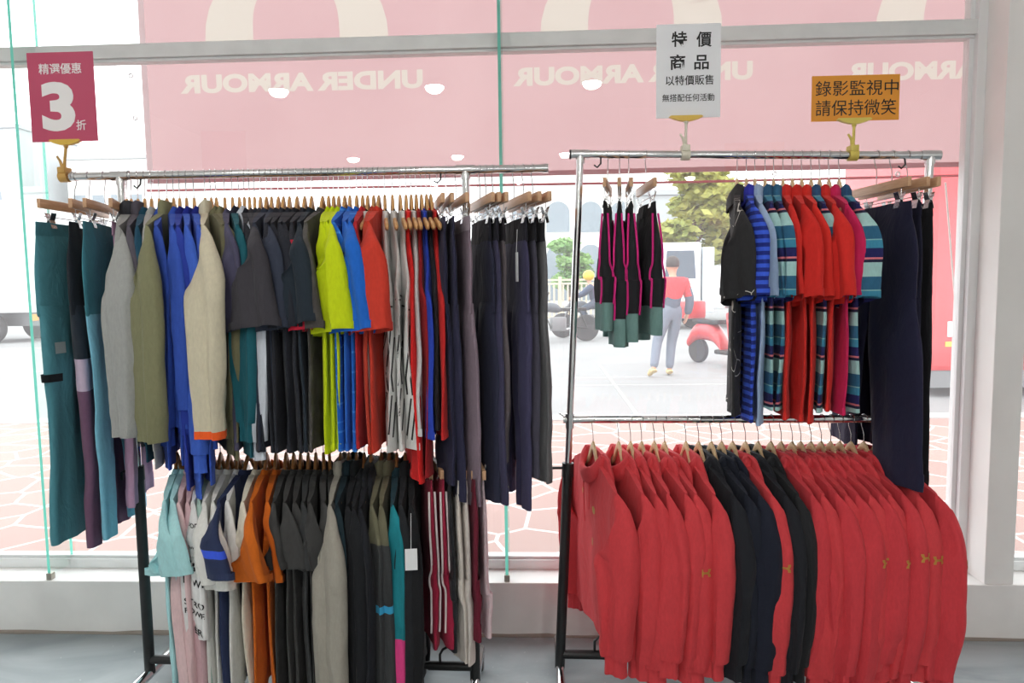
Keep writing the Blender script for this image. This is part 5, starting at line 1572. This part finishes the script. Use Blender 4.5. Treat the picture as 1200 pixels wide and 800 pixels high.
def wheel(root, c, r, w, axis=(0, 1, 0), spokes=False):
    mb = MB(); mb.lathe([(r * 0.62, -w / 2), (r * 0.92, -w / 2), (r, -w * 0.3), (r, w * 0.3), (r * 0.92, w / 2), (r * 0.62, w / 2)], 28, axis, c)
    t = mb.build('wheel', TYRE, root)
    mb = MB()
    if spokes:
        ax = Vector(axis).normalized(); u = ax.orthogonal().normalized(); v = ax.cross(u); C = Vector(c)
        for i in range(10):
            a = 2 * PI * i / 10
            mb.tube([C, C + (u * math.cos(a) + v * math.sin(a)) * r * 0.66], 0.006, 5)
        mb.lathe([(0.0, -w * 0.4), (0.05, -w * 0.4), (0.05, w * 0.4), (0, w * 0.4)], 12, axis, c)
    else:
        mb.lathe([(0, -w * 0.3), (r * 0.3, -w * 0.42), (r * 0.62, -w * 0.4), (r * 0.62, w * 0.4), (r * 0.3, w * 0.42), (0, w * 0.3)], 20, axis, c)
    mb.build('hub', GREYM, t)

def box_truck(label, loc, length, height, cab_left, cargo_mat, rz=0):
    root = thing('box_truck', label, 'truck', loc, rz)
    s = -1 if cab_left else 1
    cab = 1.7
    x0, x1 = -length / 2, length / 2
    cx0, cx1 = (x0, x0 + cab) if cab_left else (x1 - cab, x1)
    bx0, bx1 = (cx1 + 0.12, x1) if cab_left else (x0, cx0 - 0.12)
    mb = MB(); mb.box((bx0, -1.05, 0.85), (bx1, 1.05, height), bev=0.03)
    for i in range(9):
        x = bx0 + (bx1 - bx0) * (i + 0.5) / 9
        mb.box((x - 0.015, -1.065, 0.9), (x + 0.015, -1.05, height - 0.1))
    mb.build('cargo_box', cargo_mat, root, smooth=False)
    mb = MB()
    h2 = min(height * 0.78, 2.5)
    f = cx0 if cab_left else cx1; b_ = cx1 if cab_left else cx0
    prof = [(f, 0.5), (b_, 0.5), (b_, h2), (f - s * 0.42, h2), (f, 1.35)]
    vs = [(x, -0.98, z) for x, z in prof] + [(x, 0.98, z) for x, z in prof]
    mb.add(vs, [(0, 1, 2, 3, 4), (9, 8, 7, 6, 5)] + [(i, (i + 1) % 5, 5 + (i + 1) % 5, 5 + i) for i in range(5)])
    c = mb.build('cab', WHITEV, root, smooth=False)
    mb = MB(); mb.add([(f - s * 0.15, -0.99, 1.4), (b_ + s * 0.25, -0.99, 1.4), (b_ + s * 0.25, -0.99, h2 - 0.15), (f - s * 0.48, -0.99, h2 - 0.15)], [(0, 1, 2, 3)])
    mb.build('side_window', DKGL, c, smooth=False)
    mb = MB(); mb.box((x0 + 0.1, -0.5, 0.45), (x1 - 0.1, 0.5, 0.85)); mb.build('chassis', GREYM, root, smooth=False)
    for x in (cx0 + 0.8, (bx1 if cab_left else bx0) + s * 1.3):
        for y in (-0.9, 0.9):
            wheel(root, (x, y, 0.42), 0.42, 0.25)
    mb = MB(); mb.box(((bx1 if cab_left else bx0) - 0.03, -1.06, 0.62), ((bx1 if cab_left else bx0) + 0.03, -0.8, 0.8)); mb.build('tail_lamp', AMB, root, smooth=False)
    return root

p = at_y(-30, 380, 19.5)
box_truck('white box truck parked beyond the glass fin at far left', (p.x - 1.2, 19.5, 0), 7.5, 3.95, True, WHITEV)
# light truck seen from behind, right of the person
p = at_y(792, 380, 22.0)
root = thing('light_truck', 'white light truck standing behind the person in the red vest', 'truck', (p.x, 22.0, 0), 0)
mb = MB(); mb.box((-0.68, -0.9, 0.55), (0.58, 1.0, 2.65), bev=0.06); mb.build('cab', WHITEV, root, smooth=False)
mb = MB(); mb.add([(-0.52, -0.91, 1.55), (0.42, -0.91, 1.55), (0.36, -0.91, 2.4), (-0.46, -0.91, 2.4)], [(0, 1, 2, 3)]); mb.build('windscreen', DKGL, root, smooth=False)
mb = MB(); mb.box((0.62, -0.9, 0.5), (0.98, 1.3, 2.5), bev=0.03); mb.build('cab_pillar', plain('bluish_grey_paint', rgb(188, 198, 204), 0.4), root, smooth=False)
mb = MB(); mb.box((0.98, -0.2, 0.6), (3.4, 1.7, 1.95), bev=0.04)
for i in range(5): mb.box((1.1, -0.22, 0.8 + i * 0.22), (3.3, -0.2, 0.84 + i * 0.22))
mb.build('cargo_bed', WHITEV, root, smooth=False)
mb = MB(); mb.box((1.5, -0.24, 0.62), (3.2, -0.2, 0.84)); mb.build('tail_lamp', LAMPR, root, smooth=False)
mb = MB(); mb.box((-0.7, -0.97, 0.42), (0.62, -0.85, 0.68), bev=0.03); mb.build('bumper', plain('bumper_blue_grey', rgb(140, 158, 168), 0.5), root, smooth=False)
for x in (-0.5, 0.45, 2.6):
    wheel(root, (x, -0.4 if x < 1 else 0.2, 0.36), 0.36, 0.22)

# red bus at the right
p = at_y(1086, 440, 8.3)
root = thing('bus', 'red bus standing beyond the glass beside the white column', 'bus', (p.x, 8.3, 0), 0)
mb = MB(); mb.box((0, 0, 0.32), (9, 2.4, 3.4), bev=0.07); bd = mb.build('bus_body', REDP, root, smooth=False)
for i in range(5):
    x0 = 0.30 + i * 1.7
    mb = MB(); mb.box((x0, -0.012, 1.35), (x0 + 1.45, 0.02, 2.75), bev=0.01); fr = mb.build('bus_window', BLACKPLASTIC, root, smooth=False)
    mb = MB(); mb.box((x0 + 0.05, -0.016, 1.40), (x0 + 1.40, 0.0, 2.70)); mb.build('pane', plain('bus_glass', rgb(150, 170, 176), 0.08), fr, smooth=False)
mb = MB(); mb.box((0.2, -0.008, 0.62), (9, 0.0, 0.68)); mb.build('stripe', YELP, root, smooth=False)
mb = MB(); mb.box((0.22, -0.008, 0.74), (0.5, 0.0, 0.92)); mb.build('plate', WHITEV, root, smooth=False)
mb = MB(); mb.box((0.05, 0.05, 0.12), (9, 2.3, 0.34)); mb.build('skirt', GREYM, root, smooth=False)
for x in (1.7, 6.9):
    wheel(root, (x, 0.12, 0.45), 0.45, 0.26)

def scooter(label, loc, rz, paint):
    root = thing('scooter', label, 'scooter', loc, rz)
    wheel(root, (-0.58, 0, 0.22), 0.22, 0.10); wheel(root, (0.58, 0, 0.22), 0.22, 0.10)
    mb = MB()
    G = catmull([[-.78, .36, .10, .10], [-.55, .56, .15, .16], [-.2, .56, .15, .17], [0.0, .40, .13, .13], [.08, .26, .13, .06]], 16)
    P = np.array([[(x, w * math.cos(a), z + h * math.sin(a)) for a in np.linspace(0, 2 * PI, 16, endpoint=False)] for x, z, w, h in G])
    mb.grid(P, True, True, True); mb.build('rear_fairing', paint, root)
    mb = MB(); mb.box((-0.05, -0.15, 0.2), (0.42, 0.15, 0.28), bev=0.03); mb.build('footboard', BLACKPLASTIC, root)
    mb = MB(); mb.box((0.36, -0.19, 0.26), (0.47, 0.19, 0.88), bev=0.05, mat4=Matrix.Rotation(R_(-8), 4, 'Y')); mb.build('leg_shield', paint, root)
    mb = MB(); mb.box((-0.62, -0.13, 0.70), (0.02, 0.13, 0.79), bev=0.035); mb.build('seat', BLACKPLASTIC, root)
    mb = MB(); mb.tube([(0.56, 0, 0.24), (0.45, 0, 0.95)], 0.03, 10); mb.tube([(0.40, -0.34, 1.03), (0.46, -0.1, 0.97), (0.46, 0.1, 0.97), (0.40, 0.34, 1.03)], 0.016, 8); mb.build('handlebar', GREYM, root)
    mb = MB(); mb.sphere((0.52, 0, 0.92), 0.1, 14, 10); mb.build('headlamp', WHITEV, root)
    mb = MB(); mb.box((-0.98, -0.2, 0.78), (-0.6, 0.2, 1.1), bev=0.05); mb.build('top_box', paint, root)
    mb = MB(); mb.box((0.42, -0.08, 0.36), (0.76, 0.08, 0.46), bev=0.04); mb.build('front_mudguard', paint, root)
    return root
gp = at_z(838, 428, 0.0)
scooter('red scooter parked on the road left of the black polo shirt', (gp.x + 0.12, gp.y, 0), R_(-60), REDP)

def motorbike(label, loc, rz, paint):
    root = thing('motorbike', label, 'motorbike', loc, rz)
    wheel(root, (-0.68, 0, 0.33), 0.33, 0.12, spokes=True); wheel(root, (0.70, 0, 0.33), 0.33, 0.10, spokes=True)
    mb = MB()
    G = catmull([[-.02, .80, .10, .05], [.1, .84, .14, .12], [.28, .86, .14, .12], [.42, .82, .07, .06]], 12)
    P = np.array([[(x, w * math.cos(a), z + h * math.sin(a)) for a in np.linspace(0, 2 * PI, 14, endpoint=False)] for x, z, w, h in G])
    mb.grid(P, True, True, True); mb.build('fuel_tank', paint, root)
    mb = MB(); mb.box((-0.66, -0.13, 0.76), (0.0, 0.13, 0.85), bev=0.03); mb.build('seat', BLACKPLASTIC, root)
    mb = MB(); mb.tube([(-0.68, 0.1, 0.33), (-0.1, 0.1, 0.42), (0.25, 0.06, 0.35), (0.45, 0, 0.85), (-0.5, 0.08, 0.74), (-0.68, 0.1, 0.33)], 0.02, 8)
    mb.tube([(-0.1, -0.1, 0.3), (0.22, -0.1, 0.3)], 0.02, 8); mb.build('frame', BLACKMET, root)
    mb = MB(); mb.box((-0.14, -0.14, 0.28), (0.24, 0.14, 0.62), bev=0.04); mb.build('engine', GREYM, root)
    mb = MB()
    for s in (-1, 1): mb.tube([(0.70, s * 0.08, 0.33), (0.48, s * 0.08, 0.98)], 0.022, 8)
    mb.tube([(0.34, -0.36, 1.06), (0.46, -0.1, 1.0), (0.46, 0.1, 1.0), (0.34, 0.36, 1.06)], 0.014, 8); mb.build('fork', GREYM, root)
    mb = MB(); mb.sphere((0.60, 0, 0.9), 0.09, 14, 10); mb.build('headlamp', WHITEV, root)
    mb = MB(); mb.tube([(0.2, -0.14, 0.4), (-0.1, -0.17, 0.28), (-0.75, -0.17, 0.36)], [0.02, 0.03, 0.045], 10); mb.build('exhaust', STEEL, root)
    for s in (-1, 1):
        mb = MB(); mb.tube([(0.40, s * 0.25, 1.02), (0.38, s * 0.28, 1.2)], 0.006, 6); mb.sphere((0.37, s * 0.29, 1.22), 0.05, 10, 8, (0.3, 1, 0.7)); mb.build('mirror', BLACKPLASTIC, root)
    return root
GRP = plain('dark_bike_paint', rgb(70, 76, 84), 0.4)
p = at_y(668, 370, 17.0)
motorbike('dark motorbike without a rider by the beige fence', (p.x - 0.25, 17.0, 0), R_(195), GRP)
p = at_y(690, 370, 18.2)
motorbike('dark motorbike ridden by the person in the yellow helmet', (p.x, 18.2, 0), R_(170), GRP)
J2 = dict(pelvis=(0, -0.0, .90), spine=(0.0, .06, 1.08), chest=(0.0, .14, 1.28), neck0=(0.0, .17, 1.41), neck=(0, .18, 1.45), jaw=(0, .21, 1.52), skull=(0, .20, 1.60), crown=(0, .19, 1.66),
          shL=(-.19, .14, 1.33), shR=(.19, .14, 1.33), elL=(-.28, .33, 1.15), elR=(.28, .33, 1.15), wrL=(-.30, .56, 1.07), wrR=(.30, .56, 1.07), hipL=(-.1, 0.02, .89), hipR=(.1, 0.02, .89),
          knL=(-.22, .38, .74), knR=(.22, .38, .74), anL=(-.2, .22, .36), anR=(.2, .22, .36), toL=(-.2, .38, .31), toR=(.2, .38, .31))
person('person in yellow helmet and dark jacket sitting on a motorbike', (p.x - 0.20 * math.cos(R_(170)), 18.2 - 0.20 * math.sin(R_(170)), 0.02), R_(80), J2, dict(jacket=cloth((70, 80, 100)), trousers=cloth((74, 82, 96)), shoe=BLACKPLASTIC, helmet=plain('yellow_helmet', rgb(226, 190, 60), 0.3)))

# ------------------------------------------------------------------ plants, fence, buildings
def leaf_mat(name, c, c2):
    m, nt, out = new_mat(name)
    L = nt.links.new; N = nt.nodes.new
    b = N('ShaderNodeBsdfPrincipled'); b.inputs['Roughness'].default_value = 0.6
    tc = N('ShaderNodeTexCoord'); n = N('ShaderNodeTexNoise'); n.inputs['Scale'].default_value = 0.9; n.inputs['Detail'].default_value = 3
    L(tc.outputs['Object'], n.inputs['Vector'])
    cr = N('ShaderNodeValToRGB'); cr.color_ramp.elements[0].position = 0.35; cr.color_ramp.elements[1].position = 0.65
    cr.color_ramp.elements[0].color = rgb(*c); cr.color_ramp.elements[1].color = rgb(*c2)
    L(n.outputs['Fac'], cr.inputs[0]); L(cr.outputs[0], b.inputs['Base Color'])
    t = N('ShaderNodeBsdfTranslucent'); L(cr.outputs[0], t.inputs[0]); x = N('ShaderNodeMixShader'); x.inputs[0].default_value = 0.3
    L(b.outputs[0], x.inputs[1]); L(t.outputs[0], x.inputs[2]); L(x.outputs[0], out.inputs[0])
    return m
BARK = plain('bark', rgb(104, 88, 72), 0.9, bump=0.5, bscale=8)
def tree(name, label, loc, blobs, n_leaf, size, mat, trunk_r, cat='tree'):
    root = thing(name, label, cat, loc)
    rs = np.random.RandomState(int(abs(loc[0]) * 100) % 1000 + 3)
    mb = MB()
    tot = sum(b[3] ** 2 for b in blobs)
    for bx, by, bz, br in blobs:
        k = int(n_leaf * br ** 2 / tot)
        for _ in range(k):
            d = rs.normal(size=3); d /= np.linalg.norm(d) + 1e-9
            r = br * rs.uniform(0.55, 1.05)
            c = np.array([bx, by, bz]) + d * r * np.array([1, 1, 0.55])
            u = rs.normal(size=3); u[2] *= 0.3; u /= np.linalg.norm(u); v = np.cross(u, d + rs.normal(size=3) * 0.5); v /= np.linalg.norm(v) + 1e-9
            s = size * rs.uniform(0.6, 1.4)
            mb.add([c - u * s, c - v * s * 0.5, c + u * s, c + v * s * 0.5], [(0, 1, 2, 3)])
    mb.build('foliage', mat, root, smooth=False)
    mb = MB()
    top = max(b[2] for b in blobs)
    mb.tube([(0, 0, 0), (0.05, 0, top * 0.4), (0, 0, top * 0.95)], [trunk_r, trunk_r * 0.7, trunk_r * 0.25], 10)
    for bx, by, bz, br in blobs:
        mb.tube([(0, 0, max(0.1, bz - 1.0 if top > 3 else bz * 0.4)), (bx * 0.6, by * 0.6, bz - br * 0.1), (bx, by, bz)], [trunk_r * 0.4, trunk_r * 0.28, trunk_r * 0.1], 6)
    mb.build('trunk', BARK, root)
    return root
p = at_y(812, 330, 27)
rs = random.Random(4)
blobs = [(rs.uniform(-1.7, 1.7) * (1 - 0.12 * i / 2), rs.uniform(-1, 1), 1.9 + i * 0.36, rs.uniform(0.75, 1.15)) for i in range(13)]
tree('pine_tree', 'tall yellowish green tree behind the white light truck', (p.x, 27, 0), blobs, 5200, 0.2, leaf_mat('pine_leaves', (138, 150, 74), (196, 192, 104)), 0.16)
p = at_y(667, 330, 30)
tree('young_tree', 'bright green young tree before the arched white building', (p.x, 30, 0), [(0, 0, 1.6, 0.8), (0.2, 0, 2.4, 0.8), (-0.2, 0.1, 3.1, 0.65), (0.5, 0.1, 1.9, 0.6)], 2200, 0.13, leaf_mat('young_leaves', (112, 160, 92), (150, 186, 112)), 0.08)
p = at_y(870, 340, 26)
tree('bush', 'dark green bush at the right of the yellowish tree', (p.x + 0.8, 26, 0), [(0, 0, 1.2, 1.0), (1.0, 0, 1.6, 1.1), (0.4, 0, 2.6, 0.9)], 1800, 0.16, leaf_mat('bush_leaves', (96, 124, 92), (130, 150, 100)), 0.1, 'bush')
p0 = at_y(600, 330, 24); p1 = at_y(770, 330, 24)
root = thing('fence', 'low beige railing fence across the road behind the motorbikes', 'fence', (p0.x, 24, 0))
BEIGE = plain('beige_paint', rgb(196, 186, 164), 0.6)
wd = p1.x - p0.x
mb = MB()
for z in (0.25, 1.42, 1.55): mb.box((0, -0.03, z), (wd, 0.03, z + 0.07))
for i in range(int(wd / 0.16)): mb.box((i * 0.16, -0.015, 0.25), (i * 0.16 + 0.06, 0.015, 1.45))
mb.build('railing', BEIGE, root, smooth=False)
for i in range(4):
    mb = MB(); mb.box((wd * i / 3 - 0.06, -0.06, 0), (wd * i / 3 + 0.06, 0.06, 1.7), bev=0.01); mb.build('post', BEIGE, root, smooth=False)

PALEW = plain('pale_render', rgb(226, 226, 222), 0.8, var=0.06, vscale=0.4); GREYW = plain('grey_render', rgb(176, 180, 182), 0.8, var=0.1, vscale=0.4); WINGL = plain('far_window_glass', rgb(128, 140, 148), 0.15)
def building(label, xa, xb, Y, z_top, wall, wins, arched=False, roof=GREYW):
    root = thing('building', label, 'building', ((xa + xb) / 2, Y, 0))
    w = xb - xa
    mb = MB(); mb.box((-w / 2, 0, 0), (w / 2, 8, z_top), bev=0.05); mb.build('walls', wall, root, smooth=False)
    mb = MB(); mb.box((-w / 2 - 0.15, -0.15, z_top), (w / 2 + 0.15, 8.15, z_top + 0.35), bev=0.03); mb.build('roof', roof, root, smooth=False)
    for (x, z, ww, hh) in wins:
        x -= (xa + xb) / 2
        prof = [(-ww / 2, 0), (ww / 2, 0)]
        if arched:
            prof += [(ww / 2 * math.cos(a), hh - ww / 2 + ww / 2 * math.sin(a)) for a in np.linspace(0, PI, 14)]
        else:
            prof += [(ww / 2, hh), (-ww / 2, hh)]
        n = len(prof)
        mb = MB()
        mb.add([(x + u * 1.08, -0.06, z + v * 1.03 - 0.03) for u, v in prof] + [(x + u * 1.08, 0.02, z + v * 1.03 - 0.03) for u, v in prof], [tuple(range(n))] + [(i, (i + 1) % n, n + (i + 1) % n, n + i) for i in range(n)])
        f = mb.build('window', PALEW, root, smooth=False)
        mb = MB(); mb.add([(x + u, -0.075, z + v) for u, v in prof], [tuple(range(n))]); mb.build('pane', WINGL, f, smooth=False)
    return root
Yb_ = 40.0
xa = at_y(560, 300, Yb_).x; xb = at_y(742, 300, Yb_).x
wins = []
for px_ in (575, 614, 654, 692, 728):
    a = at_y(px_, 272, Yb_); t_ = at_y(px_, 236, Yb_)
    wins.append((a.x, a.z, 1.35, t_.z - a.z)); wins.append((a.x, 0.5, 1.35, a.z - 1.2))
building('white building with tall arched windows behind the young tree', xa, xb, Yb_, 9.5, PALEW, wins, True)
xa = at_y(744, 300, 46).x; xb = at_y(900, 300, 46).x
building('grey flat building behind the yellowish green tree', xa, xb, 46, 7.2, GREYW, [(at_y(755 + 28 * i, 300, 46).x, 3.4, 1.1, 1.3) for i in range(5)])
xa = at_y(-70, 200, 60).x; xb = at_y(23, 200, 60).x
building('grey concrete building above the white box truck at far left', xa, xb, 60, at_y(5, 150, 60).z, GREYW, [(at_y(-50 + 22 * i, 200, 60).x, 9.0, 1.0, 1.4) for i in range(3)])
xa = at_y(78, 200, 64).x; xb = at_y(190, 200, 64).x
building('pale distant building between the magenta card and the banner', xa, xb, 64, at_y(110, 187, 64).z, PALEW, [(at_y(92 + 22 * i, 200, 64).x, 9.2, 1.2, 1.3) for i in range(4)])

# ------------------------------------------------------------------ light
w = bpy.data.worlds.new('overcast_sky'); bpy.context.scene.world = w
w.use_nodes = True
nt = w.node_tree
bg = nt.nodes['Background']
tc = nt.nodes.new('ShaderNodeTexCoord'); sp = nt.nodes.new('ShaderNodeSeparateXYZ'); cr = nt.nodes.new('ShaderNodeValToRGB')
nt.links.new(tc.outputs['Generated'], sp.inputs[0]); nt.links.new(sp.outputs['Z'], cr.inputs[0])
cr.color_ramp.elements[0].color = (0.92, 0.94, 0.96, 1); cr.color_ramp.elements[1].color = (0.96, 0.99, 1.0, 1)
nt.links.new(cr.outputs[0], bg.inputs[0])
bg.inputs[1].default_value = SKY_E
sc = bpy.context.scene
sc.view_settings.view_transform = 'Standard'
sc.view_settings.look = 'None'
sc.view_settings.gamma = 1
sc.view_settings.use_curve_mapping = False
sc.view_settings.exposure = EXPO
sc.cycles.max_bounces = 10
sc.cycles.diffuse_bounces = 5
sc.cycles.transparent_max_bounces = 24
sc.cycles.sample_clamp_indirect = 8
sc.cycles.caustics_reflective = False
sc.cycles.caustics_refractive = False
sc.cycles.use_denoising = True
